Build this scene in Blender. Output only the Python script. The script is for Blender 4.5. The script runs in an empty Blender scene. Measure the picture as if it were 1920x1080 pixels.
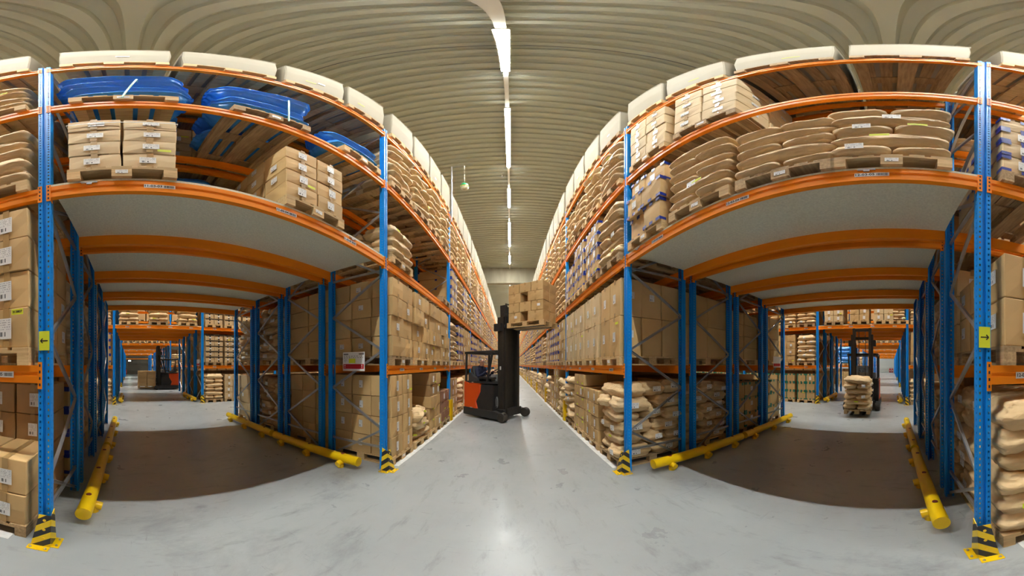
import bpy, bmesh, math, random
import numpy as np
from mathutils import Vector, Matrix, noise
random.seed(7)
R = math.radians
sc = bpy.context.scene
COL = sc.collection
# ------------------------------------------------------------------ layout numbers (metres)
EYE = 1.63
FACE = {'L': 1.76, 'R': 1.60}          # distance of the front rack faces from the camera line
Y0, PITCH = -0.645, 3.76               # first frame of the drive-through bay, bay pitch
ROWP, DEPTH = 1.27, 1.10               # rack row pitch across, frame depth
BLOCKP = 8.27                          # distance from one rack block to the next across an aisle
LEV = [0.0, 1.63, 3.31, 5.00, 6.71]    # where pallets stand
def YB(k): return Y0 + PITCH * k
def YS(k, i): return YB(k) + 0.53 + 0.9 * i
# ------------------------------------------------------------------ mesh builder
class MB:
    def __init__(s): s.v = []; s.f = []; s.m = []; s.sm = []
    def add(s, vs, fs, mi=0, smooth=False):
        o = len(s.v); s.v += [tuple(v) for v in vs]
        for f in fs: s.f.append([i + o for i in f]); s.m.append(mi); s.sm.append(smooth)
        return s
    def box(s, cx, cy, cz, sx, sy, sz, mi=0, M=None):
        vs = [Vector((cx + a * sx / 2, cy + b * sy / 2, cz + c * sz / 2)) for c in (-1, 1) for b in (-1, 1) for a in (-1, 1)]
        if M is not None: vs = [M @ v for v in vs]
        return s.add(vs, [(0, 2, 3, 1), (4, 5, 7, 6), (0, 1, 5, 4), (2, 6, 7, 3), (0, 4, 6, 2), (1, 3, 7, 5)], mi)
    def bb(s, x0, x1, y0, y1, z0, z1, mi=0, M=None):
        return s.box((x0 + x1) / 2, (y0 + y1) / 2, (z0 + z1) / 2, abs(x1 - x0), abs(y1 - y0), abs(z1 - z0), mi, M)
    def bar(s, p, q, w, h, mi=0, up=(0, 0, 1)):
        p, q = Vector(p), Vector(q); d = (q - p); l = d.length; d.normalize()
        up = Vector(up)
        if abs(d.dot(up)) > .99: up = Vector((1, 0, 0))
        a = d.cross(up).normalized(); b = a.cross(d)
        M = Matrix((a, d, b)).transposed().to_4x4(); M.translation = (p + q) / 2
        return s.box(0, 0, 0, w, l, h, mi, M)
    def cyl(s, p, q, r, n=16, mi=0, r2=None, caps=True, smooth=True):
        p, q = Vector(p), Vector(q); d = (q - p).normalized(); r2 = r if r2 is None else r2
        a = d.orthogonal().normalized(); b = d.cross(a)
        ring = lambda c, rr: [c + (a * math.cos(2 * math.pi * i / n) + b * math.sin(2 * math.pi * i / n)) * rr for i in range(n)]
        s.add(ring(p, r) + ring(q, r2), [(i, (i + 1) % n, (i + 1) % n + n, i + n) for i in range(n)], mi, smooth)
        if caps:
            s.add(ring(p, r), [tuple(reversed(range(n)))], mi); s.add(ring(q, r2), [tuple(range(n))], mi)
        return s
    def tube(s, pts, r, n=8, mi=0):
        for p, q in zip(pts[:-1], pts[1:]): s.cyl(p, q, r, n, mi)
        return s
    def prism(s, poly, axis, a, b, mi=0):
        n = len(poly)
        def P(u, w, t): return {'x': (t, u, w), 'y': (u, t, w), 'z': (u, w, t)}[axis]
        vs = [P(u, w, a) for u, w in poly] + [P(u, w, b) for u, w in poly]
        fs = [(i, (i + 1) % n, (i + 1) % n + n, i + n) for i in range(n)] + [tuple(reversed(range(n))), tuple(range(n, 2 * n))]
        return s.add(vs, fs, mi)
    def rev(s, prof, n=20, mi=0, c=(0, 0, 0)):
        vs = [(c[0] + r * math.cos(2 * math.pi * i / n), c[1] + r * math.sin(2 * math.pi * i / n), c[2] + z) for r, z in prof for i in range(n)]
        fs = [(k * n + i, k * n + (i + 1) % n, (k + 1) * n + (i + 1) % n, (k + 1) * n + i) for k in range(len(prof) - 1) for i in range(n)]
        return s.add(vs, fs, mi, True)
    def mesh(s, name, mats, bevel=0, seg=1, recalc=True):
        me = bpy.data.meshes.new(name)
        me.from_pydata(s.v, [], s.f)
        for p, mi, sm in zip(me.polygons, s.m, s.sm): p.material_index = mi; p.use_smooth = sm
        for m in (mats if isinstance(mats, (list, tuple)) else [mats]): me.materials.append(m)
        if recalc or bevel:
            bm = bmesh.new(); bm.from_mesh(me)
            if bevel:
                bmesh.ops.remove_doubles(bm, verts=bm.verts, dist=1e-5)
                es = [e for e in bm.edges if len(e.link_faces) == 2 and e.calc_face_angle(0) > .5]
                bmesh.ops.bevel(bm, geom=es, offset=bevel, segments=seg, affect='EDGES', clamp_overlap=True)
            bmesh.ops.recalc_face_normals(bm, faces=bm.faces)
            bm.to_mesh(me); bm.free()
        return me
def ob(name, me, parent=None, M=None):
    o = bpy.data.objects.new(name, me); COL.objects.link(o)
    if parent is not None: o.parent = parent
    if M is not None: o.matrix_basis = M
    return o
def tag(o, label=None, cat=None, group=None, kind=None):
    if label: o['label'] = label
    if cat: o['category'] = cat
    if group: o['group'] = group
    if kind: o['kind'] = kind
    return o
def empty(name, M, label, cat, group=None):
    o = bpy.data.objects.new(name, None); COL.objects.link(o); o.matrix_basis = M; o.empty_display_size = .1
    return tag(o, label, cat, group)
def T(x, y, z): return Matrix.Translation((x, y, z))
def RZ(a): return Matrix.Rotation(a, 4, 'Z')
def frame(side, xf, y, z=0):   # local X to the viewer's right along the aisle, local Y into the rack
    return T(-xf, y, z) @ RZ(R(90)) if side == 'L' else T(xf, y, z) @ RZ(R(-90))
# ------------------------------------------------------------------ materials
def nd(nt, t, **k):
    n = nt.nodes.new(t)
    for a, v in k.items(): setattr(n, a, v)
    return n
def mat(name, c1, c2=None, rough=.6, metal=0., scale=3., stretch=(1, 1, 1), bump=0., bscale=None, bstretch=None, vary=0., spec=.5, emit=None, detail=4., ridge=False):
    m = bpy.data.materials.new(name); m.use_nodes = True; nt = m.node_tree; b = nt.nodes['Principled BSDF']; L = nt.links
    b.inputs['Roughness'].default_value = rough; b.inputs['Metallic'].default_value = metal
    b.inputs['Specular IOR Level'].default_value = spec
    b.inputs['Base Color'].default_value = (*c1, 1)
    if emit: b.inputs['Emission Color'].default_value = (*emit[0], 1); b.inputs['Emission Strength'].default_value = emit[1]
    tc = nd(nt, 'ShaderNodeTexCoord'); col = None
    if c2 is not None:
        mp = nd(nt, 'ShaderNodeMapping'); mp.inputs['Scale'].default_value = stretch; L.new(tc.outputs['Object'], mp.inputs['Vector'])
        oi = nd(nt, 'ShaderNodeObjectInfo'); va = nd(nt, 'ShaderNodeVectorMath', operation='SCALE'); va.inputs[0].default_value = (17, 31, 11)
        L.new(oi.outputs['Random'], va.inputs['Scale']); L.new(va.outputs[0], mp.inputs['Location'])
        no = nd(nt, 'ShaderNodeTexNoise'); no.inputs['Scale'].default_value = scale; no.inputs['Detail'].default_value = detail; L.new(mp.outputs[0], no.inputs['Vector'])
        rp = nd(nt, 'ShaderNodeValToRGB'); rp.color_ramp.elements[0].position = .32; rp.color_ramp.elements[1].position = .68
        rp.color_ramp.elements[0].color = (*c1, 1); rp.color_ramp.elements[1].color = (*c2, 1); L.new(no.outputs['Fac'], rp.inputs[0]); col = rp.outputs[0]
        if vary:
            hs = nd(nt, 'ShaderNodeHueSaturation'); mr = nd(nt, 'ShaderNodeMapRange'); mr.inputs[3].default_value = 1 - vary; mr.inputs[4].default_value = 1 + vary
            L.new(oi.outputs['Random'], mr.inputs[0]); L.new(mr.outputs[0], hs.inputs['Value']); L.new(col, hs.inputs['Color']); col = hs.outputs[0]
        L.new(col, b.inputs['Base Color'])
    if bump:
        mp2 = nd(nt, 'ShaderNodeMapping'); mp2.inputs['Scale'].default_value = bstretch or (1, 1, 1); L.new(tc.outputs['Object'], mp2.inputs['Vector'])
        if ridge:      # crumpled paper: facets of two Voronoi scales
            hs_ = []
            for f_ in (1., 2.6):
                n2 = nd(nt, 'ShaderNodeTexVoronoi'); n2.inputs['Scale'].default_value = (bscale or scale) * f_; L.new(mp2.outputs[0], n2.inputs['Vector'])
                mm = nd(nt, 'ShaderNodeMath', operation='MULTIPLY'); mm.inputs[1].default_value = 1 / f_; L.new(n2.outputs['Distance'], mm.inputs[0]); hs_.append(mm)
            h_ = nd(nt, 'ShaderNodeMath', operation='ADD'); L.new(hs_[0].outputs[0], h_.inputs[0]); L.new(hs_[1].outputs[0], h_.inputs[1]); hout = h_.outputs[0]
        else:
            n2 = nd(nt, 'ShaderNodeTexNoise'); n2.inputs['Scale'].default_value = bscale or scale; n2.inputs['Detail'].default_value = 5; L.new(mp2.outputs[0], n2.inputs['Vector']); hout = n2.outputs['Fac']
        bp = nd(nt, 'ShaderNodeBump'); bp.inputs['Strength'].default_value = bump; bp.inputs['Distance'].default_value = .035 if ridge else .02
        L.new(hout, bp.inputs['Height']); L.new(bp.outputs[0], b.inputs['Normal'])
    return m
MT = {}
MT['card'] = mat('brown_cardboard', (.66, .445, .20), (.58, .38, .16), .75, scale=2, vary=.12, bump=.08, bscale=6)
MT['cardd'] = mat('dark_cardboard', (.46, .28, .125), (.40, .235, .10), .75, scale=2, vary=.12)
MT['cardp'] = mat('buff_cardboard', (.70, .54, .315), (.65, .49, .275), .75, scale=2, vary=.08, bump=.08, bscale=6)
MT['cardr'] = mat('reddish_cardboard', (.36, .17, .10), (.30, .14, .085), .75, scale=2, vary=.1)
MT['pale'] = mat('pale_carton', (.35, .315, .24), (.325, .285, .21), .8, scale=1.5, vary=.04)
MT['kraft'] = mat('kraft_paper', (.74, .54, .295), (.63, .445, .23), .62, scale=5, vary=.1, bump=.48, bscale=5.5, bstretch=(1, 1.25, 2.8), ridge=True)
MT['wood'] = mat('pallet_wood', (.70, .50, .25), (.52, .34, .155), .8, scale=5, stretch=(1, 9, 9), vary=.2, bump=.2, bscale=20)
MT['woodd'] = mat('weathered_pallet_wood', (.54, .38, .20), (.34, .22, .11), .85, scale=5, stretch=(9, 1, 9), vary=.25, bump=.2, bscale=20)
MT['orange'] = mat('orange_beam_paint', (.95, .285, .012), (.91, .25, .010), .45, scale=2, stretch=(.4, 6, 6), spec=.2)
MT['blue'] = mat('blue_upright_paint', (.004, .27, .82), (.004, .24, .76), .4, scale=2, spec=.22)
MT['hole'] = mat('slot_dark', (.01, .012, .03), rough=.8)
MT['zinc'] = mat('galvanised_steel', (.50, .51, .53), (.40, .41, .43), .38, .75, scale=8)
MT['board'] = mat('chipboard_deck', (.80, .78, .63), (.68, .66, .52), .85, scale=55, detail=2)
MT['white'] = mat('white_paper', (.78, .78, .78), rough=.6)
MT['ink'] = mat('black_ink', (.012, .012, .014), rough=.6)
MT['inkg'] = mat('grey_ink', (.10, .10, .12), rough=.6)
MT['lime'] = mat('lime_label', (.72, .80, .03), (.66, .74, .03), .6, scale=12)
MT['tape'] = mat('brown_tape', (.42, .265, .10), rough=.32)
MT['btape'] = mat('blue_tape', (.012, .035, .30), rough=.35)
MT['gtape'] = mat('green_tape', (.01, .17, .12), rough=.35)
MT['blacks'] = mat('black_strap', (.015, .013, .012), rough=.5)
MT['wstrap'] = mat('white_strap', (.75, .76, .76), rough=.35)
MT['gstrap'] = mat('green_strap', (.25, .55, .45), rough=.35)
MT['yellow'] = mat('yellow_paint', (.90, .60, .005), (.84, .52, .005), .32, scale=4)
MT['maroon'] = mat('maroon_cap', (.16, .02, .02), rough=.5)
MT['bolt'] = mat('bolt_steel', (.55, .52, .48), rough=.35, metal=.8)
MT['poly'] = mat('blue_film', (.05, .32, .88), (.03, .25, .78), .2, scale=3, bump=.6, bscale=7, bstretch=(.6, 2, 2), spec=.7)
MT['polyw'] = mat('clear_wrap', (.6, .62, .66), rough=.15)
MT['truck'] = mat('truck_charcoal', (.020, .020, .022), (.028, .027, .026), .45, scale=6)
MT['mast'] = mat('mast_steel', (.030, .028, .025), (.045, .038, .03), .5, .3, scale=9)
MT['torange'] = mat('truck_orange', (.74, .085, .008), rough=.32)
MT['tyre'] = mat('tyre_rubber', (.035, .03, .025), (.06, .05, .04), .8, scale=8)
MT['seat'] = mat('seat_vinyl', (.05, .055, .06), rough=.5)
MT['grey'] = mat('grey_plastic', (.22, .23, .24), rough=.4)
MT['navy'] = mat('navy_jacket', (.012, .014, .04), (.018, .02, .055), .85, scale=9, bump=.4, bscale=12)
MT['skin'] = mat('skin', (.58, .30, .21), rough=.5)
MT['hair'] = mat('grey_hair', (.42, .41, .40), (.3, .29, .28), .7, scale=40)
MT['red'] = mat('red_paint', (.62, .015, .015), rough=.35)
MT['signred'] = mat('sign_red', (.50, .01, .02), rough=.4)
MT['green'] = mat('green_plastic', (.01, .28, .10), rough=.35)
MT['lampyel'] = mat('yellow_lens', (.85, .75, .05), rough=.3)
MT['glassw'] = mat('white_lens', (.82, .80, .74), rough=.25)
MT['globe'] = mat('cream_globe', (.42, .38, .26), rough=.3)
MT['lamp'] = mat('lamp_diffuser', (.9, .9, .9), rough=.5, emit=((.98, 1, .955), 60))
MT['exit'] = mat('exit_face', (.8, .9, .8), rough=.5, emit=((.75, 1, .82), 6))
MT['housing'] = mat('lamp_housing', (.62, .60, .52), rough=.5)
MT['line'] = mat('white_floor_paint', (.72, .72, .70), (.58, .58, .56), .5, scale=14)
MT['conc'] = mat('concrete_beam', (.30, .27, .195), (.235, .21, .15), .85, scale=1.2, stretch=(3, 3, .5))
MT['wallw'] = mat('white_wall_panel', (.66, .67, .64), rough=.6)
MT['wallt'] = mat('taupe_wall', (.36, .33, .25), (.32, .29, .22), .8, scale=.6)
MT['walld'] = mat('dark_wall', (.10, .085, .06), (.08, .07, .05), .8, scale=.6)
MT['ceil'] = mat('ceiling_sheet', (.45, .465, .375), (.42, .43, .345), .5, scale=.7)
def label_material():
    m = bpy.data.materials.new('shipping_label'); m.use_nodes = True; nt = m.node_tree; L = nt.links; b = nt.nodes['Principled BSDF']
    b.inputs['Roughness'].default_value = .45
    tc = nd(nt, 'ShaderNodeTexCoord'); sp = nd(nt, 'ShaderNodeSeparateXYZ'); L.new(tc.outputs['Generated'], sp.inputs[0])
    def M(op, a, bb=None):
        n = nd(nt, 'ShaderNodeMath', operation=op)
        for i, v in enumerate((a, bb)):
            if v is None: continue
            if isinstance(v, (int, float)): n.inputs[i].default_value = v
            else: L.new(v, n.inputs[i])
        return n.outputs[0]
    x, z = sp.outputs['X'], sp.outputs['Z']
    def ns(sx, sz):
        cx = nd(nt, 'ShaderNodeCombineXYZ'); L.new(M('MULTIPLY', x, sx), cx.inputs[0]); L.new(M('MULTIPLY', z, sz), cx.inputs[2])
        n = nd(nt, 'ShaderNodeTexWhiteNoise', noise_dimensions='3D'); fl = nd(nt, 'ShaderNodeVectorMath', operation='FLOOR'); L.new(cx.outputs[0], fl.inputs[0]); L.new(fl.outputs[0], n.inputs['Vector'])
        return n.outputs['Value']
    rows = M('LESS_THAN', M('FRACT', M('MULTIPLY', z, 9)), .38)
    txt = M('MULTIPLY', M('MULTIPLY', rows, M('GREATER_THAN', ns(16, 9), .5)), M('GREATER_THAN', z, .42))
    bar = M('MULTIPLY', M('MULTIPLY', M('GREATER_THAN', ns(34, .01), .45), M('LESS_THAN', z, .34)), M('MULTIPLY', M('GREATER_THAN', z, .12), M('LESS_THAN', M('ABSOLUTE', M('SUBTRACT', x, .33)), .24)))
    mar = M('MULTIPLY', M('LESS_THAN', M('ABSOLUTE', M('SUBTRACT', x, .5)), .42), 1.)
    f = M('MULTIPLY', M('MINIMUM', M('ADD', M('MULTIPLY', txt, .55), M('MULTIPLY', bar, .9)), 1.), mar)
    mx = nd(nt, 'ShaderNodeMix', data_type='RGBA'); L.new(f, mx.inputs[0]); mx.inputs[6].default_value = (.76, .76, .75, 1); mx.inputs[7].default_value = (.05, .05, .06, 1)
    L.new(mx.outputs[2], b.inputs['Base Color']); return m
MT['label'] = label_material()
def stripe_material():
    m = bpy.data.materials.new('hazard_chevrons'); m.use_nodes = True; nt = m.node_tree; L = nt.links; b = nt.nodes['Principled BSDF']
    b.inputs['Roughness'].default_value = .35
    tc = nd(nt, 'ShaderNodeTexCoord'); sp = nd(nt, 'ShaderNodeSeparateXYZ'); L.new(tc.outputs['Object'], sp.inputs[0])
    def M(op, a, bb=None):
        n = nd(nt, 'ShaderNodeMath', operation=op)
        for i, v in enumerate((a, bb)):
            if v is None: continue
            if isinstance(v, (int, float)): n.inputs[i].default_value = v
            else: L.new(v, n.inputs[i])
        return n.outputs[0]
    t = M('ADD', sp.outputs['Z'], M('MULTIPLY', M('ADD', M('ABSOLUTE', sp.outputs['X']), M('ABSOLUTE', sp.outputs['Y'])), .85))
    f = M('GREATER_THAN', M('FRACT', M('DIVIDE', M('ADD', t, .02), .15)), .5)
    mx = nd(nt, 'ShaderNodeMix', data_type='RGBA'); L.new(f, mx.inputs[0]); mx.inputs[6].default_value = (.80, .56, .01, 1); mx.inputs[7].default_value = (.025, .025, .028, 1)
    L.new(mx.outputs[2], b.inputs['Base Color']); return m
MT['hazard'] = stripe_material()
def floor_material():
    m = bpy.data.materials.new('concrete_floor'); m.use_nodes = True; nt = m.node_tree; L = nt.links; b = nt.nodes['Principled BSDF']
    tc = nd(nt, 'ShaderNodeTexCoord')
    def noi(scale, detail, stretch=(1, 1, 1), rough=.6, dist=0.):
        mp = nd(nt, 'ShaderNodeMapping'); mp.inputs['Scale'].default_value = stretch; L.new(tc.outputs['Object'], mp.inputs['Vector'])
        n = nd(nt, 'ShaderNodeTexNoise'); n.inputs['Scale'].default_value = scale; n.inputs['Detail'].default_value = detail; n.inputs['Roughness'].default_value = rough; n.inputs['Distortion'].default_value = dist
        L.new(mp.outputs[0], n.inputs['Vector']); return n.outputs['Fac']
    def ramp(s, p0, p1, c0, c1):
        r = nd(nt, 'ShaderNodeValToRGB'); e = r.color_ramp.elements; e[0].position = p0; e[1].position = p1; e[0].color = (*c0, 1); e[1].color = (*c1, 1); L.new(s, r.inputs[0]); return r.outputs[0]
    def mul(a, bcol, f=1.):
        mx = nd(nt, 'ShaderNodeMix', data_type='RGBA', blend_type='MULTIPLY'); mx.inputs[0].default_value = f; L.new(a, mx.inputs[6]); L.new(bcol, mx.inputs[7]); return mx.outputs[2]
    base = ramp(noi(.5, 5), .35, .7, (.315, .335, .34), (.40, .42, .42))
    dark = ramp(noi(1.1, 9, (1, .6, 1), .72, .4), .54, .74, (1, 1, 1), (.52, .52, .53))
    fine = ramp(noi(9, 8, (1, .25, 1), .7), .55, .72, (1, 1, 1), (.72, .71, .70))
    scr = ramp(noi(5, 9, (.25, 2.5, 1), .75, .6), .62, .70, (1, 1, 1), (.55, .54, .53))
    c = mul(mul(mul(base, dark, .85), fine, .9), scr, .95)
    L.new(c, b.inputs['Base Color'])
    rr = ramp(noi(2.2, 5), .3, .7, (.26, .26, .26), (.38, .38, .38)); L.new(rr, b.inputs['Roughness'])
    b.inputs['Specular IOR Level'].default_value = .6
    return m
MT['floor'] = floor_material()
# ------------------------------------------------------------------ text
_tx = {}
def text_mesh(s, size, m, depth=.0008):
    k = (s, size, m.name)
    if k in _tx: return _tx[k]
    cu = bpy.data.curves.new('lettering', 'FONT'); cu.body = s; cu.size = size; cu.extrude = depth; cu.offset = size * .022; cu.align_x = 'CENTER'; cu.align_y = 'CENTER'
    o = bpy.data.objects.new('lettering', cu); COL.objects.link(o); dg = bpy.context.evaluated_depsgraph_get(); dg.update()
    me = bpy.data.meshes.new_from_object(o.evaluated_get(dg)); me.materials.clear(); me.materials.append(m)
    me.transform(Matrix.Rotation(R(90), 4, 'X'))      # readable from local -Y
    bpy.data.objects.remove(o); _tx[k] = me; return me
# ------------------------------------------------------------------ setting
XL, XR, YN, YF, ZC = -44.0, 62.0, -14.0, 56.0, 9.86
tag(ob('floor', MB().bb(XL, XR, YN, YF, -.2, 0).mesh('floor', MT['floor'])), 'pale grey scuffed concrete warehouse floor', 'floor', kind='structure')
def build_ceiling():
    b = MB(); y = YN; per = .254; prof = [(0, 0), (.105, 0), (.135, .065), (.222, .065)]
    pts = []
    while y < YF:
        pts += [(y + a, ZC + z) for a, z in prof]; y += per
    vs = [(x, yy, z) for yy, z in pts for x in (XL, XR)]
    b.add(vs, [(2 * i, 2 * i + 1, 2 * i + 3, 2 * i + 2) for i in range(len(pts) - 1)])
    b.bb(XL, XR, YN, YF, ZC + .2, ZC + .3)
    return b.mesh('ceiling', MT['ceil'], recalc=False)
tag(ob('ceiling', build_ceiling()), 'beige trapezoidal sheet metal warehouse ceiling', 'ceiling', kind='structure')
def panel_wall(name, x0, x1, y0, y1, m, axis, ribs=True):
    b = MB().bb(x0, x1, y0, y1, 0, ZC)
    if ribs:
        z = .3
        while z < ZC:
            if axis == 'y': b.bb(x0, x1, y0 - .012, y0, z, z + .27)
            else: b.bb((x0 - .012) if x0 > 0 else x1, x0 if x0 > 0 else x1 + .012, y0, y1, z, z + .27)
            z += .3
    return tag(ob(name, b.mesh(name, MT[m])), kind='structure')
panel_wall('wall_far', XL, XR, YF, YF + .2, 'wallw', 'y')
panel_wall('wall_back', XL, XR, YN - .2, YN, 'wallt', 'y', False)
panel_wall('wall_left', XL - .2, XL, YN, YF, 'walld', 'x', False)
panel_wall('wall_right', XR, XR + .2, YN, YF, 'wallw', 'x')
b = MB().bb(XL, XR, 19.3, 19.75, 8.45, ZC + .1)
for x in np.arange(-44, 60, 5.3): b.bb(x, x + .03, 19.29, 19.3, 8.45, ZC)
tag(ob('trim_1', b.mesh('trim_1', MT['conc'], recalc=False)), 'concrete roof beam crossing above the aisle', 'beam', kind='structure')
for n, (side, w0) in enumerate((('L', -.13), ('R', -.12))):
    b = MB(); F = FACE[side]; s = -1 if side == 'L' else 1
    b.bb(s * (F - .02), s * (F - .12), 3.3, 55, 0, .003); b.bb(s * (F - .02), s * (F - .12), -6, -.9, 0, .003)
    tag(ob('trim_%d' % (n + 2), b.mesh('floor_marking', MT['line'])), 'white painted floor line along the %s rack' % ('left' if side == 'L' else 'right'), 'floor line', kind='structure')
# ------------------------------------------------------------------ lights
AX = -.06
def linear_light(x, y0, y1, label, group=None):
    e = empty('ceiling_lamp', T(x, y0, 9.62), label, 'lamp', group)
    ob('lamp_housing', MB().bb(-.06, .06, 0, y1 - y0, .03, .09).bb(-.06, -.051, 0, y1 - y0, .006, .03).bb(.051, .06, 0, y1 - y0, .006, .03).mesh('lamp_housing', MT['housing']), e)
    ob('lamp_diffuser', MB().prism([(-.05, .029), (-.05, .006), (-.035, 0), (.035, 0), (.05, .006), (.05, .029)], 'y', .01, y1 - y0 - .01).mesh('lamp_diffuser', MT['lamp']), e)
words = ['first', 'second', 'third', 'fourth', 'fifth', 'sixth', 'seventh', 'eighth', 'ninth', 'tenth', 'eleventh', 'twelfth', 'thirteenth', 'fourteenth', 'fifteenth']
runs = []
for k in range(-2, 7):
    runs += [(1.5 + 7.5 * k, 3.0 + 7.5 * k), (4.5 + 7.5 * k, 7.5 + 7.5 * k)]
n = 0
for a, c in runs:
    if c > YF - 2: continue
    if a > 0:
        linear_light(AX, a, c, '%s ceiling strip lamp of the aisle, %s glowing %s tube' % (words[n], 'lone' if c - a < 2 else 'double length', 'white')); n += 1
    elif a > YN: linear_light(AX, a, c, 'white ceiling strip lamp of the aisle behind the viewpoint', 'aisle lamps out of view')
tag(ob('ceiling_rail', MB().bb(AX - .035, AX + .035, YN + .5, 52, 9.71, 9.80).bb(AX - .02, AX + .02, YN + .5, 52, 9.80, 9.9).mesh('lamp_rail', MT['housing'])), 'long cream mounting rail joining the aisle strip lamps', 'lamp rail')
for x in (-8.35, -16.6, -24.9, -33.2, 8.2, 16.5, 24.8, 33, 41.3, 50):
    for a, c in runs[:9] + runs[9:]:
        if a < -9 or a > (34 if abs(x) < 10 else 14): continue
        linear_light(x, a, c, 'white ceiling strip lamp hidden over a neighbouring aisle', 'lamps over the neighbouring aisles')
    tag(ob('ceiling_rail', MB().bb(x - .035, x + .035, YN + .5, 36, 9.71, 9.9).mesh('lamp_rail', MT['housing'])), 'cream lamp mounting rail hidden over a neighbouring aisle', 'lamp rail', 'lamp rails over the neighbouring aisles')
# ------------------------------------------------------------------ racking
def holes_strip(b, x0, x1, hx0, hx1, z0, z1, pitch, hz0, hz1, yfun, mi=0):
    z = z0
    while z < z1 - 1e-6:
        zz = min(z + pitch, z1); h0, h1 = z + hz0, z + hz1
        q = lambda xa, xb, za, zb: b.add([yfun(xa, za), yfun(xb, za), yfun(xb, zb), yfun(xa, zb)], [(0, 1, 2, 3)], mi)
        if zz - z < pitch * .98: q(x0, x1, z, zz)
        else:
            q(x0, hx0, z, zz); q(hx1, x1, z, zz); q(hx0, hx1, z, h0); q(hx0, hx1, h1, zz)
        z = zz
_up = {}
def upright_mesh(h, det):
    k = (round(h, 2), det)
    if k in _up: return _up[k]
    b = MB(); W, D = .05, .075
    q = lambda p: b.add(p, [(0, 1, 2, 3)], 0)
    def vq(xa, ya, xb, yb): q([(xa, ya, .008), (xb, yb, .008), (xb, yb, h), (xa, ya, h)])
    if det:
        holes_strip(b, -W, -.016, -.039, -.028, .008, h, .05, .016, .034, lambda x, z: (x, 0, z))
        holes_strip(b, .016, W, .028, .039, .008, h, .05, .016, .034, lambda x, z: (x, 0, z))
        holes_strip(b, 0, D, .025, .036, .008, h, .05, .02, .032, lambda y, z: (-W, y, z))
        holes_strip(b, 0, D, .025, .036, .008, h, .05, .02, .032, lambda y, z: (W, y, z))
    else:
        vq(-W, 0, -.016, 0); vq(.016, 0, W, 0); vq(-W, 0, -W, D); vq(W, 0, W, D)
    vq(-.016, 0, -.009, .016); vq(-.009, .016, .009, .016); vq(.009, .016, .016, 0)
    vq(-W, D, -.028, D); vq(.028, D, W, D)
    vq(-.028, D, -.028, D - .012); vq(.028, D, .028, D - .012)
    me = b.mesh('upright', MT['blue'], recalc=False); _up[k] = me; return me
BEAM_L = PITCH - .1
_bm = {}
def beam_mesh(h=.14):
    if h not in _bm:
        poly = [(-.002, 0), (.05, 0), (.05, h - .0), (-.002, h), (-.002, h * .64), (.008, h * .58), (.008, h * .46), (-.002, h * .40), (-.002, h * .2)]
        _bm[h] = MB().prism(poly, 'x', 0, BEAM_L).mesh('beam', MT['orange'])
    return _bm[h]
def conn_mesh():
    if 'c' not in _bm:
        b = MB().bb(-.003, .032, -.006, 0, -.045, .165).bb(-.003, .0, -.006, .05, -.045, .165)
        for i in range(4): b.bb(.009, .021, -.008, -.0055, -.022 + i * .05, -.001 + i * .05, 1)
        _bm['c'] = b.mesh('connector', [MT['orange'], MT['hole']])
    return _bm['c']
_br = {}
def brace_mesh(p, q):
    k = (p, q)
    if k not in _br:
        b = MB(); p3, q3 = Vector((0, p[0], p[1])), Vector((0, q[0], q[1])); d = (q3 - p3).normalized(); n = Vector((0, -d.z, d.y)) * .016
        b.bar(p3, q3, .003, .034, 0, (0, 0, 1))
        for s in (-1, 1): b.bar(p3 + n * s + Vector((.012, 0, 0)), q3 + n * s + Vector((.012, 0, 0)), .026, .003, 0)
        _br[k] = b.mesh('brace', MT['zinc'])
    return _br[k]
FOOTP = MB().bb(-.06, .06, -.02, .10, 0, .008).mesh('base_plate', MT['zinc'])
DECK = MB().bb(.0, BEAM_L, .0, DEPTH, 0, .03).mesh('deck_board', MT['board'])
BOARDCLIP = MB().bb(-.06, .06, -.006, .01, -.012, .004).bb(-.02, .02, -.006, .0, -.03, -.01).mesh('board_clip', MT['zinc'])
TOPZ = 6.87
zig = [(1, .06), (0, .65), (1, 1.25), (0, 1.85), (1, 2.45), (0, 3.05), (1, 3.65), (0, 4.25), (1, 4.85), (0, 5.45), (1, 6.05), (0, 6.65)]
LATT = MB()
for (a, z0), (c, z1) in zip(zig[:-1], zig[1:]):
    LATT.bar((0, .06 + a * .98, z0), (0, .06 + c * .98, z1), .025, .03)
LATT = LATT.mesh('brace_lattice', MT['zinc'])
def location_plate(parent, M, txt, far=False):
    w = .23 if txt else .16
    p = ob('location_label', MB().bb(-w / 2, w / 2, -.0015, 0, -.022, .022).mesh('location_label', MT['white']), parent, M)
    b = MB()
    if txt:
        ob('lettering', text_mesh(txt, .037, MT['ink']), p, T(-.048, -.002, .0))
        rr = random.Random(txt); x = .03
        while x < .105:
            t = rr.choice([.0012, .002, .0035]); b.bb(x, x + t, -.0022, -.0012, -.014, .014); x += t + rr.choice([.0012, .002, .003])
    else:
        x = -.055
        while x < .06:
            t = random.uniform(.004, .012); b.bb(x, x + t, -.0022, -.0012, -.009, .009); x += t + random.uniform(.003, .008)
    ob('barcode', b.mesh('barcode', MT['ink'] if txt else MT['inkg']), p)
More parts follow.
